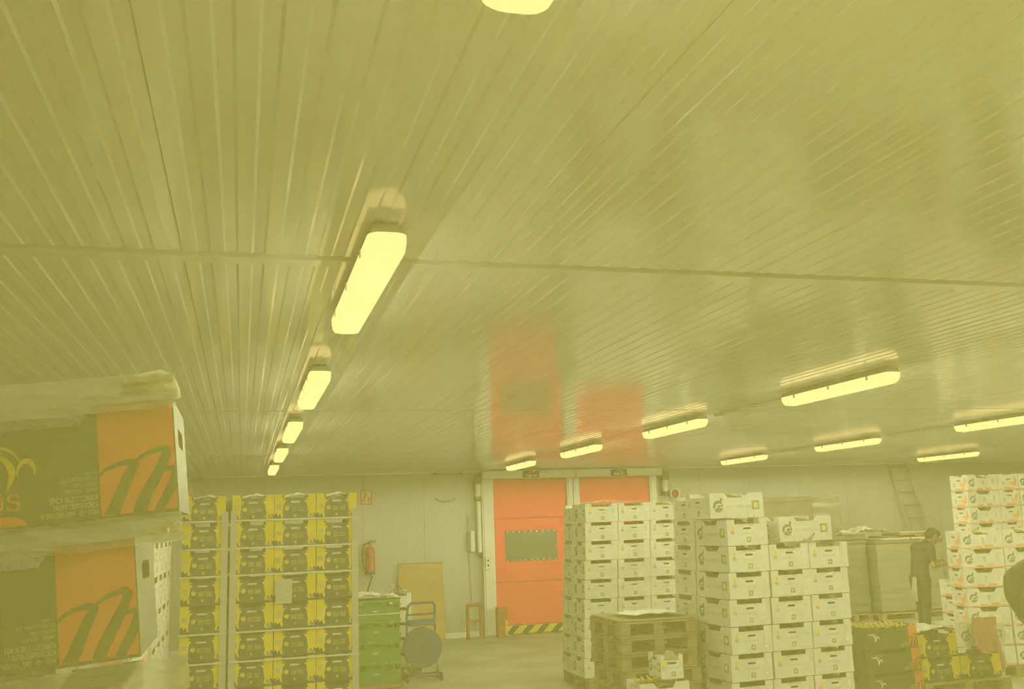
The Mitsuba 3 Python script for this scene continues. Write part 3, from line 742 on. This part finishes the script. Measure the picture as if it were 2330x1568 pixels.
# the rest of the near stack below the frame, on its pallet
for i in range(6):
    key = nm('banana_box')
    to = T().translate([-.165 - NW / 2, 1.6 + ND / 2, .146 + .22 * i])
    for part, pl in zip(BPARTS, kn): add(f'{key}__{part}', pl, None, to=to)
    labels[f'{key}__lettering'] = {'kind': 'stuff'}
    tag(key, f'black banana box near the floor in the near stack, {["lowest","second lowest","third lowest","fourth lowest","fifth lowest","sixth lowest"][i]}', 'box', 'banana boxes of the near stack')
put_pallet(pallet_plies(.5, .4, 'm_wood'), -.40, 1.78, 0, 0, 'wooden pallet under the near banana boxes')
def wrap(key, X, y, Z, amp, seed, label, sc=46):
    """Stretch film: a wrinkled sheet over the front; X, Z are the corner coordinates along the tilted box."""
    nx, nz = 90, 40
    A, B = np.meshgrid(np.linspace(0, 1, nx), np.linspace(0, 1, nz), indexing='ij')
    px = X[0] + (X[1] - X[0]) * A; pz = Z[0] + (Z[1] - Z[0]) * B
    n = meshkit.fbm(np.stack([px * sc * .35 + pz * sc * .1, pz * sc, np.full_like(px, seed)], -1), 3, seed)
    rid = np.abs(n - .5) * 2
    py = y - amp * (1 - rid) ** 3
    v = np.stack([px, py, pz], -1).reshape(-1, 3)
    i, j = np.meshgrid(np.arange(nx - 1), np.arange(nz - 1), indexing='ij'); q = i * nz + j
    m = trimesh.Trimesh(v, np.vstack([np.stack([q, q + nz, q + nz + 1], -1).reshape(-1, 3), np.stack([q, q + nz + 1, q + 1], -1).reshape(-1, 3)]), process=False)
    add(key, m, 'm_film', to=T().translate([-.093, 1.6, 2.136]) @ T().rotate([0, 1, 0], NT), smooth=True)
    tag(key, label, 'film')
wrap('stretch_film', (-.46, .006), -.004, (.160, .216), .022, 2, 'wrinkled clear film over the top edge of the upper near banana box')
wrap('stretch_film_001', (-.46, .004), -.004, (-.045, .0), .02, 5, 'wrinkled clear film in the gap between the two near banana boxes')
wrap('stretch_film_002', (-.46, .0), -.006, (-.262, -.212), .024, 8, 'wrinkled clear film under the second near banana box')
tp = sheet(-.072, -.012, -.0, .02, 30, 14, lambda X, Y: X * 0 + .006, .006, 61, 40); v = tp.vertices; tp.vertices = np.column_stack([v[:, 0], -v[:, 2] - .004, .186 + v[:, 1] * .95])
add('tape_strip', tp, 'm_tape', to=T().translate([-.093, 1.6, 2.136]) @ T().rotate([0, 1, 0], NT), smooth=True); tag('tape_strip', 'brown grey tape strip above the orange panel of the upper near box', 'tape')
for i, (x0, x1, z0, z1, lab) in enumerate(((-.046, .0, .184, .2, 'added white film glint right of the brown tape strip on the near box'), (-.03, .003, .200, .216, 'added white film glint at the very top corner of the near stack'), (-.05, .0, -.033, -.018, 'added white film glint in the gap between the near boxes'))):
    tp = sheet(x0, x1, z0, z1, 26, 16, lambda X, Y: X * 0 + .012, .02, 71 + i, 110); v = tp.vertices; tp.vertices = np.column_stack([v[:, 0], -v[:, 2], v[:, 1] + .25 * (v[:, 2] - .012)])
    k = nm('film_glint'); add(k, tp, 'm_crinkle', to=T().translate([-.093, 1.6, 2.136]) @ T().rotate([0, 1, 0], NT), smooth=False); tag(k, lab, 'film')  # white crumpled patches painted in as highlights of the clear film
cc = m3_chain([(-.07, .0, .205), (-.05, -.004, .212), (-.02, .002, .214), (-.004, .01, .208), (.004, .016, .195), (.005, .02, .18)], [.004, .007, .009, .010, .008, .004])
v = cc.vertices; v += .006 * (meshkit.noise(v * 90)[:, None] - .5)
add('film_knot', cc, 'm_crinkle', to=T().translate([-.093, 1.6, 2.136]) @ T().rotate([0, 1, 0], NT), smooth=60); tag('film_knot', 'bunched shiny film on the upper right corner of the near banana box', 'film')

# ------------------------------------------------------------------ green crates and what stands behind them
def green_crate(w, d, h, th=.012):
    top = h * .60
    def wall(L, hl):
        p = sbox(-L / 2, 0, L / 2, h)
        n = max(4, int(L / .085)); s = L / n
        for i in range(n):
            p = p.difference(sbox(-L / 2 + s * i + .012, top + .012, -L / 2 + s * (i + 1) - .012, h - .03))
        if hl: p = p.union(sbox(-.11, top, .11, h)).difference(sbox(-.05, h * .74, .05, h * .86))
        return p
    m = [xz(wall(w, True), -d / 2, th), xz(wall(w, True), d / 2 - th, th), yz(wall(d - 2 * th, False), -w / 2, th), yz(wall(d - 2 * th, False), w / 2 - th, th), cub(-w / 2 + th, w / 2 - th, -d / 2 + th, d / 2 - th, .004, .02)]
    rim = [bev(-w / 2 - .006, w / 2 + .006, -d / 2 - .006, -d / 2 + .006, h - .022, h, .004), bev(-w / 2 - .006, -w / 2 + .006, -d / 2, d / 2, h - .022, h, .004), bev(w / 2 - .006, w / 2 + .006, -d / 2, d / 2, h - .022, h, .004), bev(-w / 2 - .006, w / 2 + .006, d / 2 - .006, d / 2 + .006, h - .022, h, .004)]
    return cat(*m), cat(*rim)
gw, gd, gh_ = .60, .42, .248
gc = green_crate(gw, gd, gh_)
gb, gr = mikit.ply(gc[0], 'm_green'), mikit.ply(gc[1], 'm_green_light')
gl = mikit.ply(bev(-.045, .03, -gd / 2 - .003, -gd / 2, .10, .125, .001), 'm_post')
put_pallet(pallet_plies(.8, .6, 'm_wood'), 1.60, 12.72, 0, 0, 'wooden pallet under the stack of green crates')
for l in range(4):
    k = nm('green_crate'); to = place(1.635 + rng.uniform(-.003, .003), 12.72, .205 + (gh_ + .003) * l, 0)
    add(k + '__body', gb, None, to=to); add(k + '__rim', gr, None, to=to); add(k + '__label_holder', gl, None, to=to)
    tag(k, f'green plastic crate, {["lowest","second from bottom","third from bottom","topmost"][l]} of the stack beside the strapping cart', 'crate', 'stacked green crates')
add('crate_spacer', bev(1.33, 1.94, 12.5, 12.94, .146, .203, .004), 'm_wood'); tag('crate_spacer', 'wooden spacer board between the pallet and the lowest green crate', 'board')
add('crate_band', cat(cub(1.33, 1.942, 12.494, 12.499, 1.03, 1.045), cub(1.942, 1.946, 12.494, 12.94, 1.03, 1.045)), 'm_band'); tag('crate_band', 'pale strapping band around the top of the green crate stack', 'strap')
add('crate_film', sheet(1.36, 1.92, 12.54, 12.9, 40, 26, lambda X, Y: 1.235 + .05 * np.exp(-((X - 1.55) / .2) ** 2), .09, 21, 9), 'm_crinkle'); tag('crate_film', 'crumpled pale film bulging out of the topmost green crate', 'film')
kw = box_kind(.36, .30, .2)
put_pallet(pallet_plies(.6, .5, 'm_wood'), 2.19, 14.4, 0, 0, 'wooden pallet under the white boxes behind the green crates')
for l in range(5):
    put_box(kw, 2.19, 14.4, .145 + .205 * l, 0, f'white box in the short pile behind the green crates, {ORD[4 - l]}', 'white boxes behind the green crates')
add('white_bag', sheet(2.03, 2.34, 14.27, 14.53, 26, 22, lambda X, Y: 1.19 + .09 * np.exp(-((X - 2.14) / .10) ** 2), .07, 23, 11), 'm_paper', smooth=60); tag('white_bag', 'white plastic bag lying on the boxes behind the green crates', 'bag')

# blue strapping cart with its reel
tag('strapping_cart', 'blue tube framed strapping cart with big round reel left of the door', 'cart')
cx, cy = 2.45, 13.86
ring = np.array([[.02, -.06], [.265, -.06], [.27, -.05], [.265, -.04], [.05, -.04], [.05, .04], [.265, .04], [.27, .05], [.265, .06], [.02, .06], [.02, -.06]])
rm = trimesh.creation.revolve(ring, sections=40); rm.apply_transform(trimesh.transformations.rotation_matrix(math.pi / 2, [1, 0, 0])); rm.apply_translation([cx, cy, .44])
add('strapping_cart__reel', rm, 'm_blue_disc', smooth=30)
sr = trimesh.creation.revolve(np.array([[.05, -.038], [.2, -.038], [.2, .038], [.05, .038], [.05, -.038]]), sections=40); sr.apply_transform(trimesh.transformations.rotation_matrix(math.pi / 2, [1, 0, 0])); sr.apply_translation([cx, cy, .44])
add('strapping_cart__strap_coil', sr, 'm_band', smooth=30)
add('strapping_cart__hub', cyl([cx, cy - .09, .44], [cx, cy + .09, .44], .028), 'm_dark_metal', smooth=40)
for i, s in enumerate((-1, 1)):
    add('strapping_cart__side_tube' + ('_001' if i else ''), tube([[cx + .21 * s, cy - .1, .06], [cx + .205 * s, cy + .1, .3], [cx + .2 * s, cy + .1, .85], [cx + .19 * s, cy + .02, 1.0]], .016), 'm_blue', smooth=50)
add('strapping_cart__handle', tube([[cx - .19, cy + .02, 1.0], [cx - .15, cy - .02, 1.045], [cx + .15, cy - .02, 1.045], [cx + .19, cy + .02, 1.0]], .017), 'm_blue', smooth=50)
for i, z in enumerate((.80, .88)):
    add('strapping_cart__crossbar' + ('_001' if i else ''), cyl([cx - .2, cy + .1, z], [cx + .2, cy + .1, z], .013), 'm_blue', smooth=50)
add('strapping_cart__tool_tray', bev(cx - .19, cx + .19, cy - .04, cy + .09, .73, .80, .006), 'm_blue')
add('strapping_cart__base_bar', cat(cyl([cx - .21, cy - .1, .07], [cx + .21, cy - .1, .07], .016), cyl([cx - .21, cy + .16, .07], [cx + .21, cy + .16, .07], .016), cyl([cx - .21, cy - .1, .07], [cx - .21, cy + .16, .07], .016), cyl([cx + .21, cy - .1, .07], [cx + .21, cy + .16, .07], .016)), 'm_blue', smooth=50)
for i, (s, q) in enumerate(((-1, -.1), (1, -.1), (-1, .16), (1, .16))):
    add('strapping_cart__wheel' + (f'_{i:03d}' if i else ''), cyl([cx + .235 * s - .018, cy + q, .055], [cx + .235 * s + .018, cy + q, .055], .055, 18), 'm_rubber', smooth=40)

# ------------------------------------------------------------------ wrapped pallets by the back wall, right
def wrapped(key, x0, x1, y0, y1, z0, z1, m, seed, amp=.02):
    b = trimesh.creation.box([x1 - x0, y1 - y0, z1 - z0]); b.apply_translation([(x0 + x1) / 2, (y0 + y1) / 2, (z0 + z1) / 2])
    b = b.subdivide_to_size(.045)
    b.merge_vertices()
    v = b.vertices; n = b.vertex_normals
    q = np.column_stack([v[:, 0] * 1.2 + v[:, 2] * 2.2, v[:, 1] * 1.5, v[:, 2] * 9])
    b.vertices = v + n * (amp * (meshkit.fbm(q * 1.6, 3, seed) * 2 - 1.1))[:, None]
    add(key, b, m, smooth=True)
bp = pallet_plies(1.55, 1.0, 'm_pale_wood'); bp2 = pallet_plies(1.2, .9, 'm_wood'); bp3 = pallet_plies(.72, .6, 'm_wood')
put_pallet(bp, 12.62, 17.1, 0, 0, 'pale wooden pallet under the dark wrapped load by the back wall')
tag('wrapped_load', 'dark film wrapped load on a pallet, left of the bowing worker', 'wrapped load')
wrapped('wrapped_load__load', 11.87, 13.38, 16.62, 17.58, .168, 1.50, 'm_film_grey', 31)
add('wrapped_load__top_rim', bev(11.85, 13.40, 16.6, 17.6, 1.44, 1.515, .02), 'm_film_dark')
put_pallet(bp3, 11.42, 17.1, 0, 0, 'wooden pallet under the added dark block left of the wrapped load')
tag('load_dark_side', 'darker block added for the dark left side of the wrapped load', 'wrapped load')
wrapped('load_dark_side__load', 11.06, 11.78, 16.82, 17.4, .15, 1.52, 'm_film_dark', 33)  # separate darker block added for the dark left side of the wrapped load
add('load_dark_side__top_rim', bev(11.04, 11.80, 16.80, 17.42, 1.47, 1.53, .01), 'm_film_dark')
for i, (x0, x1, y0, z, a, lab, m) in enumerate(((12.02, 12.66, 16.62, 1.52, 2, 'flat folded white carton on the dark wrapped load, lower left', 'm_paper'), (12.72, 13.38, 16.62, 1.52, -3, 'flat white carton at the right end of the dark wrapped load', 'm_paper'),
                                             (12.2, 12.85, 16.7, 1.557, 2, 'grey folded carton lying crosswise on the dark wrapped load', 'm_cardboard'), (12.45, 13.35, 16.6, 1.595, -5, 'long thin board on top of the cartons by the ladder foot', 'm_wood'),
                                             (12.5, 13.2, 16.7, 1.634, 3, 'topmost flat carton on the dark wrapped load', 'm_sheet'))):
    k = nm('flat_carton')
    b = bev(x0, x1, y0, y0 + .6, 0, .034, .006)
    c = b.centroid.copy(); b.apply_translation(-c); b.apply_transform(rz(a)); b.apply_translation(c)
    add(k, b, m, to=T().translate([0, 0, z])); tag(k, lab, 'carton', 'flat cartons on the wrapped load')
add('film_heap', sheet(11.45, 12.3, 16.75, 17.3, 60, 40, lambda X, Y: 1.655 + .10 * np.exp(-((X - 11.8) / .25) ** 2) + .05 * np.exp(-((X - 12.2) / .15) ** 2), .14, 37, 7), 'm_crinkle', smooth=50); tag('film_heap', 'heap of shiny crumpled film lying left on the dark wrapped load', 'film')
add('film_heap_support', bev(11.1, 11.82, 16.85, 17.38, 1.535, 1.63, .02), 'm_cardboard'); tag('film_heap_support', 'grey carton under the shiny film heap by the dark load', 'carton')
put_pallet(bp2, 10.52, 17.98, 0, 0, 'wooden pallet under the tall grey cartons by the back wall')
tag('tall_carton', 'tall grey cardboard carton behind the large white stack', 'carton')
add('tall_carton__body', bev(9.9, 11.12, 17.5, 18.4, .15, 2.40, .01), 'm_cardboard')
add('tall_carton__lid_edge', bev(9.89, 11.13, 17.49, 18.41, 2.33, 2.42, .006), 'm_cardboard')
tag('wrapped_column', 'shiny film wrapped column of goods right of the tall grey carton', 'wrapped load')
wrapped('wrapped_column__load', 11.15, 11.82, 17.62, 18.35, .15, 2.40, 'm_film_grey', 41, .02)
put_pallet(pallet_plies(.7, .7, 'm_wood'), 11.5, 18.15, 0, 0, 'pallet under the shiny wrapped column by the back wall')
tag('orange_label', 'orange round label stuck on the shiny wrapped column', 'label')
lb = extr(affinity.scale(Point(0, 0).buffer(.15, quad_segs=8), 1.05, .85), .008); v = lb.vertices; lb.vertices = np.column_stack([11.37 + v[:, 0], 17.575 + v[:, 2], 1.72 + v[:, 1]])
add('orange_label', lb, 'm_orange_label')

# ------------------------------------------------------------------ tall stack with red print, far right
DW, DD, DH = .56, .37, .243
kd = box_kind(.36, .555, .238, True)
put_pallet(pallet_plies(1.85, .6, 'm_wood'), 11.42, 12.6, 0, 0, 'wooden pallet under the tall white stack with red print')
gD = 'white boxes with red print in the tall right stack'
cn = ['left', 'second', 'third', 'right']
for l in range(10):
    x = 10.46 + .006 * (l - 9)
    for c, (w, a) in enumerate(((.565, 90), (.37, 0), (.565, 90), (.37, 0))):
        put_box(kd, x + w / 2 + rng.uniform(-.004, .004), 12.30 + (.18 if a else .28) + .0, .15 + DH * l, a,
                f'red printed box, {ORD[9 - l]} in the {cn[c]} column of the tall right stack', gD, 'printed_box')
        x += w + .004
# lower rotated stack in front of it
kd2 = box_kind(.38, .545, .228, True)
A2 = -12
put_pallet(pallet_plies(1.15, .6, 'm_wood'), 9.42, 10.75, 0, A2, 'wooden pallet under the lower turned stack with red print')
gE = 'white boxes with red print in the lower turned stack'
for l in range(7):
    for c, (u, a) in enumerate(((-.28, 90), (.28, 90))):
        x = 9.42 + u * math.cos(math.radians(A2)) + .2 * math.sin(math.radians(A2)) + rng.uniform(-.003, .003)
        y = 10.75 + u * math.sin(math.radians(A2)) - .2 + rng.uniform(-.01, .01) + .1
        put_box(kd2, x, y, .15 + .237 * l, A2 + a, f'red printed box, {ORD[6 - l]} in the {["left","right"][c]} column of the lower turned stack', gE, 'printed_box')
put_pallet(pallet_plies(.5, .5, 'm_wood'), 9.97, 12.0, 0, 0, 'wooden pallet under the narrow printed pile beside the worker')
for l in range(4):
    put_box(kd2, 9.97, 12.0, .15 + .237 * l, 90, f'red printed box in the narrow pile beside the worker, {ORD[3 - l]}', 'narrow pile of printed boxes', 'printed_box')

# ------------------------------------------------------------------ banana boxes, yellow boxes and white boxes at the lower right
EW, ED, EH = .60, .4, .212
ke = (mikit.ply(banana_box(EW, ED, EH), 'm_dark_card'), *banana_print(EW, ED, EH, True))
ex, ey = 6.035, 8.55
put_pallet(pallet_plies(.58, .4, 'm_wood'), ex, ey, 0, -2, 'wooden pallet under the black banana boxes at the bottom edge')
for l in range(4):
    key = nm('banana_box'); to = place(ex + .012 * (2 - l), ey, .146 + .2135 * l, -1)
    for part, pl in zip(BPARTS, ke): add(f'{key}__{part}', pl, None, to=to)
    labels[f'{key}__lettering'] = {'kind': 'stuff'}
    tag(key, f'black banana box with orange end right of the large white stack, {ORD[3 - l]}', 'box', 'banana boxes right of the large white stack')
bananas(ex - .25, ey - .09, .146 + .2135 * 4 - .035, 10, 2, 'yellow banana on top of the black banana boxes right of the white stack', 'bananas on the black banana boxes')
kf = black_yellow(.46, .36, .222)
fp = pallet_plies(1.0, .5, 'm_pale_wood')
for l in range(3): put_pallet(fp, 6.875, 8.62, .1455 * l, -1, f'pale wooden pallet under the right hand yellow boxes, {["lowest","middle","top"][l]} of three')
for i, (x, z, a, lab) in enumerate(((6.61, .662, -1, 'black box with yellow corners and white paper lining, top of the right hand group'), (6.605, .4385, 0, 'black box with yellow corners at the lower left of the right hand group'), (7.08, .4385, -1, 'black box with yellow corners at the lower right of the right hand group'))):
    key, to = put_box(kf, x, 8.62 if z > .5 else 8.60, z, a, lab, 'black and yellow boxes at the lower right', 'black_fruit_box')
    if i == 0: add(key + '__paper_liner', mikit.ply(sheet(-.24, .24, -.19, .16, 34, 24, lambda X, Y: .225 + .06 * np.exp(-(X / .2) ** 2), .07, 51, 9), 'm_paper', smooth=50), None, to=to)
kg = box_kind(.42, .55, .234)
put_pallet(pallet_plies(.62, .5, 'm_wood'), 7.66, 9.3, 0, -6, 'wooden pallet under the white boxes with the pink cloth')
for l in range(3):
    put_box(kg, 7.66 + .03 * l, 9.3, .15 + .238 * l, 84, f'white box half covered by the pink cloth, {ORD[2 - l]} of its pile', 'white boxes under the pink cloth')
kg2 = box_kind(.26, .36, .2)
add('side_pallet_box', kg2[0], None, to=place(7.13, 9.25, .0, -10)); tag('side_pallet_box', 'plain white box on the floor left of the pink cloth', 'box')
def cloth(key, m, x0, x1, y, z0, z1, seed, label):
    nx, nz = 26, 40
    A, B = np.meshgrid(np.linspace(0, 1, nx), np.linspace(0, 1, nz), indexing='ij')
    w = 1 - .35 * (1 - B) * np.sin(A * 3.14)
    px = x0 + (x1 - x0) * A + .05 * (meshkit.noise(np.stack([B * 3, A, A * 0 + seed], -1)) - .5) + .03 * (1 - B) * np.sin(B * 5)
    pz = z0 + (z1 - z0) * B + .05 * (meshkit.noise(np.stack([A * 4, B * 0, A * 0 + seed + 3], -1)) - .5) * (1 - B)
    py = y - .025 - .03 * np.abs(np.sin(A * 11 + 2 * B)) * (1.1 - B) - .02 * meshkit.noise(np.stack([A * 5, B * 5, A * 0 + seed], -1))
    f = np.stack([px, py, pz], -1).reshape(-1, 3); b = f + [0, .006, 0]
    i, j = np.meshgrid(np.arange(nx - 1), np.arange(nz - 1), indexing='ij'); q = i * nz + j
    F = np.vstack([np.stack([q, q + nz, q + nz + 1], -1).reshape(-1, 3), np.stack([q, q + nz + 1, q + 1], -1).reshape(-1, 3)])
    add(key, (np.vstack([f, b]), np.vstack([F, F[:, ::-1] + len(f)])), m, smooth=True); tag(key, label, 'cloth')
cloth('pink_cloth', 'm_pink', 7.52, 7.84, 9.06, .36, .93, 5, 'pink cloth hanging over the white boxes at the lower right')

# ------------------------------------------------------------------ people
def blend(chains, edge=.02, rounds=10):
    out = m3.Manifold()
    for ch in chains:
        ss = []
        for q, r in ch:
            r = np.broadcast_to(np.array(r, float), 3)
            ss.append(m3.Manifold.sphere(1.0, 14).scale([float(a) for a in r]).translate([float(a) for a in q]))
        for a, b in zip(ss[:-1], ss[1:]): out = out + m3.Manifold.batch_hull([a, b])
        if len(ss) == 1: out = out + ss[0]
    m = out.refine_to_length(edge).to_mesh()
    t = trimesh.Trimesh(m.vert_properties[:, :3], m.tri_verts)
    trimesh.smoothing.filter_taubin(t, lamb=.5, nu=.52, iterations=rounds)
    return t
def hand(w, d, up, side, s=1.0):
    """Wrist w, pointing direction d, palm normal up; five unequal, slightly curled fingers."""
    w, d, up = [np.array(q, float) for q in (w, d, up)]
    d /= np.linalg.norm(d); lat = np.cross(d, up); lat /= np.linalg.norm(lat); up = np.cross(lat, d)
    ch = [[(w, .028 * s), (w + d * .05 * s + lat * .02 * s, (.02 * s)), (w + d * .09 * s + lat * .03 * s, .012 * s)], [(w, .028 * s), (w + d * .05 * s - lat * .02 * s, .02 * s), (w + d * .09 * s - lat * .03 * s, .012 * s)],
          [(w + d * .08 * s + lat * .028 * s, .013 * s), (w + d * .085 * s - lat * .028 * s, .013 * s)]]
    for i, (o, L) in enumerate(((-.03, .07), (-.01, .082), (.01, .078), (.03, .06))):
        k = w + d * .088 * s + lat * o * s
        a = k + (d * .5 - up * .1) * L * s; b = a + (d * .3 - up * .32) * L * s; c = b + (d * .05 - up * .3) * L * s
        ch.append([(k, .0105 * s), (a, .0095 * s), (b, .0085 * s), (c, .0075 * s)])
    t0 = w + d * .03 * s - side * lat * .03 * s
    ch.append([(t0, .014 * s), (t0 + d * .03 * s - side * lat * .03 * s - up * .01 * s, .012 * s), (t0 + d * .06 * s - side * lat * .035 * s - up * .03 * s, .009 * s)])
    return ch
def head(c, f, up, s=1.0):
    """Skull, jaw, nose, brow, ears; c centre, f facing direction."""
    c, f, up = [np.array(q, float) for q in (c, f, up)]; f /= np.linalg.norm(f); l = np.cross(up, f); l /= np.linalg.norm(l); up = np.cross(f, l)
    P = lambda a, b, g: c + (f * a + l * b + up * g) * s
    ch = [[(P(-.015, 0, .03), .088 * s), (P(.02, 0, .03), .083 * s)], [(P(.02, 0, .0), .074 * s), (P(.045, 0, -.075), .04 * s)], [(P(.0, .0, -.02), .07 * s), (P(.02, 0, -.08), .045 * s)],
          [(P(.088, 0, .02), .012 * s), (P(.108, 0, -.022), .014 * s)], [(P(.085, -.014, -.022), .01 * s), (P(.085, .014, -.022), .01 * s)],
          [(P(.082, -.035, .032), .013 * s), (P(.082, .035, .032), .013 * s)], [(P(.078, -.022, -.055), .009 * s), (P(.078, .022, -.055), .009 * s)]]
    for q in (-1, 1): ch.append([(P(-.005, q * .082, .015), (.014 * s)), (P(-.008, q * .086, -.02), .010 * s)])
    hair = [[(P(-.035, 0, .05), .092 * s), (P(.02, 0, .075), .068 * s)], [(P(-.055, 0, .0), .075 * s), (P(-.05, 0, -.045), .055 * s)], [(P(.0, -.06, .05), .04 * s), (P(.0, .06, .05), .04 * s)]]
    eyes = [[(P(.079, q * .033, .014), .0125 * s)] for q in (-1, 1)]
    return ch, hair, eyes

def worker():
    """Standing, turned to the right, head bowed, both hands busy with the boxes before him."""
    k = 'person'; M = np.array([10.60, 13.75, 0.0])
    g = lambda x, y, z: M + [x, y, z]            # x forward (to the right of the photo), y away from the camera
    hc, hair, eyes = head(g(.30, 0, 1.64), (.72, 0, -.66), (.66, 0, .72), 1.08)
    legs, arms = [], []
    for s in (-1, 1):
        legs.append([(g(-.02, .09 * s, .96), (.12, .1, .1)), (g(.0 + .03 * s, .10 * s, .53), .072), (g(-.03 + .05 * s, .10 * s, .12), .052)])
    torso = [[(g(-.02, -.08, .98), .12), (g(-.02, .08, .98), .12)], [(g(-.02, 0, .98), (.135, .17, .1)), (g(.0, 0, 1.18), (.125, .16, .1)), (g(.06, 0, 1.38), (.13, .19, .11))], [(g(.09, -.17, 1.48), .07), (g(.09, .17, 1.48), .07)], [(g(.08, 0, 1.46), .1), (g(.17, 0, 1.545), .065)]]
    skin = hc + [[(g(.15, 0, 1.52), .06), (g(.24, 0, 1.60), .058)]]
    sl = []
    for s in (-1, 1):
        sh, el, wr = g(.09, .2 * s, 1.47), g(.10 + .02 * s, .24 * s, 1.19), g(.40, .13 * s, 1.22 + .02 * s)
        sl.append([(sh, .068), (sh * .35 + el * .65, .056)])
        skin.append([(sh * .4 + el * .6, .046), (el, .042), (wr, .03)])
        skin += hand(wr, wr - el, (.1, 0, 1), s)
    add(k + '__body', blend(skin, .013, 8), 'm_skin', smooth=True)
    add(k + '__shirt', blend(torso + sl, .03, 14), 'm_navy', smooth=True)
    add(k + '__trousers', blend(legs + [[(g(-.02, -.05, .97), .135), (g(-.02, .05, .97), .135)]], .03, 12), 'm_trouser', smooth=True)
    add(k + '__hair', blend(hair, .015, 8), 'm_hair', smooth=True)
    for i, e in enumerate(eyes): add(k + '__eye' + ('_001' if i else ''), blend([e], .008, 1), 'm_hair', smooth=True)
    for i, s in enumerate((-1, 1)):
        add(k + '__shoe' + ('_001' if i else ''), blend([[(g(-.08 + .05 * s, .1 * s, .05), .048), (g(.09 + .05 * s, .11 * s, .035), .035), (g(.14 + .05 * s, .11 * s, .032), .03)], [(g(-.05 + .05 * s, .1 * s, .06), .055), (g(-.03 + .05 * s, .1 * s, .13), .058)]], .02, 6), 'm_rubber', smooth=True)
    rag = blend([[(g(-.17, -.06, 1.0), (.02, .06, .03)), (g(-.20, -.07, .82), (.018, .07, .03)), (g(-.19, -.07, .66), (.012, .05, .02))]], .02, 5)
    add(k + '__rag', rag, 'm_apron', smooth=True); labels[k + '__rag'] = {'label': 'white rag hanging from the back pocket'}
    tag(k, 'person in dark work clothes bowing over boxes beside the tall printed stack', 'person')
worker()

def bystander():
    """Standing at the right border, seen from behind, one arm set on the hip; only the elbow side is in the picture."""
    k = 'person_001'; M = np.array([7.27, 7.62, 0.0])
    g = lambda x, y, z: M + [x, y, z]
    hc, hair, eyes = head(g(.02, .05, 1.66), (.35, .9, -.15), (.02, .12, 1), 1.08)
    body = [[(g(0, 0, 1.0), (.19, .14, .12)), (g(0, 0, 1.22), (.2, .15, .12)), (g(0, 0, 1.40), (.23, .15, .12))], [(g(-.19, 0, 1.47), .095), (g(.19, 0, 1.47), .095)], [(g(0, .0, 1.46), .11), (g(0, .02, 1.56), .08)], [(g(0, 0, .93), (.2, .15, .1)), (g(0, 0, 1.02), (.19, .15, .1))]]
    legs = [[(g(.1 * s, 0, .95), .13), (g(.11 * s, .01, .53), .09), (g(.12 * s, 0, .12), .065)] for s in (-1, 1)]
    legs.append([(g(-.06, 0, .96), .13), (g(.06, 0, .96), .13)])
    skin = hc + [[(g(0, .0, 1.52), .065), (g(.01, .03, 1.6), .06)]]
    # left arm of the picture: akimbo
    body.append([(g(-.2, 0, 1.49), .125), (g(-.37, -.02, 1.42), .125), (g(-.385, -.02, 1.3), .12), (g(-.24, .06, 1.09), .085)])
    skin += hand(g(-.23, .08, 1.06), (.6, .5, -.3), (-.5, .5, .6), 1)
    body.append([(g(.22, 0, 1.46), .1), (g(.32, .02, 1.2), .085), (g(.30, .16, 1.0), .065)])
    skin += [[(g(.30, .16, 1.0), .035), (g(.29, .19, .96), .03)]] + hand(g(.29, .19, .96), (0, .4, -1), (1, 0, 0), -1)
    add(k + '__body', blend(skin, .015, 8), 'm_skin', smooth=True)
    add(k + '__jacket', blend(body, .03, 14), 'm_trouser', smooth=True)
    add(k + '__trousers', blend(legs, .03, 12), 'm_trouser', smooth=True)
    add(k + '__hair', blend(hair, .015, 8), 'm_hair', smooth=True)
    for i, e in enumerate(eyes): add(k + '__eye' + ('_001' if i else ''), blend([e], .008, 1), 'm_hair', smooth=True)
    for i, s in enumerate((-1, 1)):
        add(k + '__shoe' + ('_001' if i else ''), blend([[(g(.12 * s, -.07, .05), .05), (g(.13 * s, .1, .038), .038), (g(.13 * s, .16, .034), .032)], [(g(.12 * s, -.03, .06), .058), (g(.12 * s, 0, .14), .066)]], .02, 6), 'm_rubber', smooth=True)
    tag(k, 'person in black jacket cut off by the right edge, elbow pointing into the picture', 'person')
bystander()
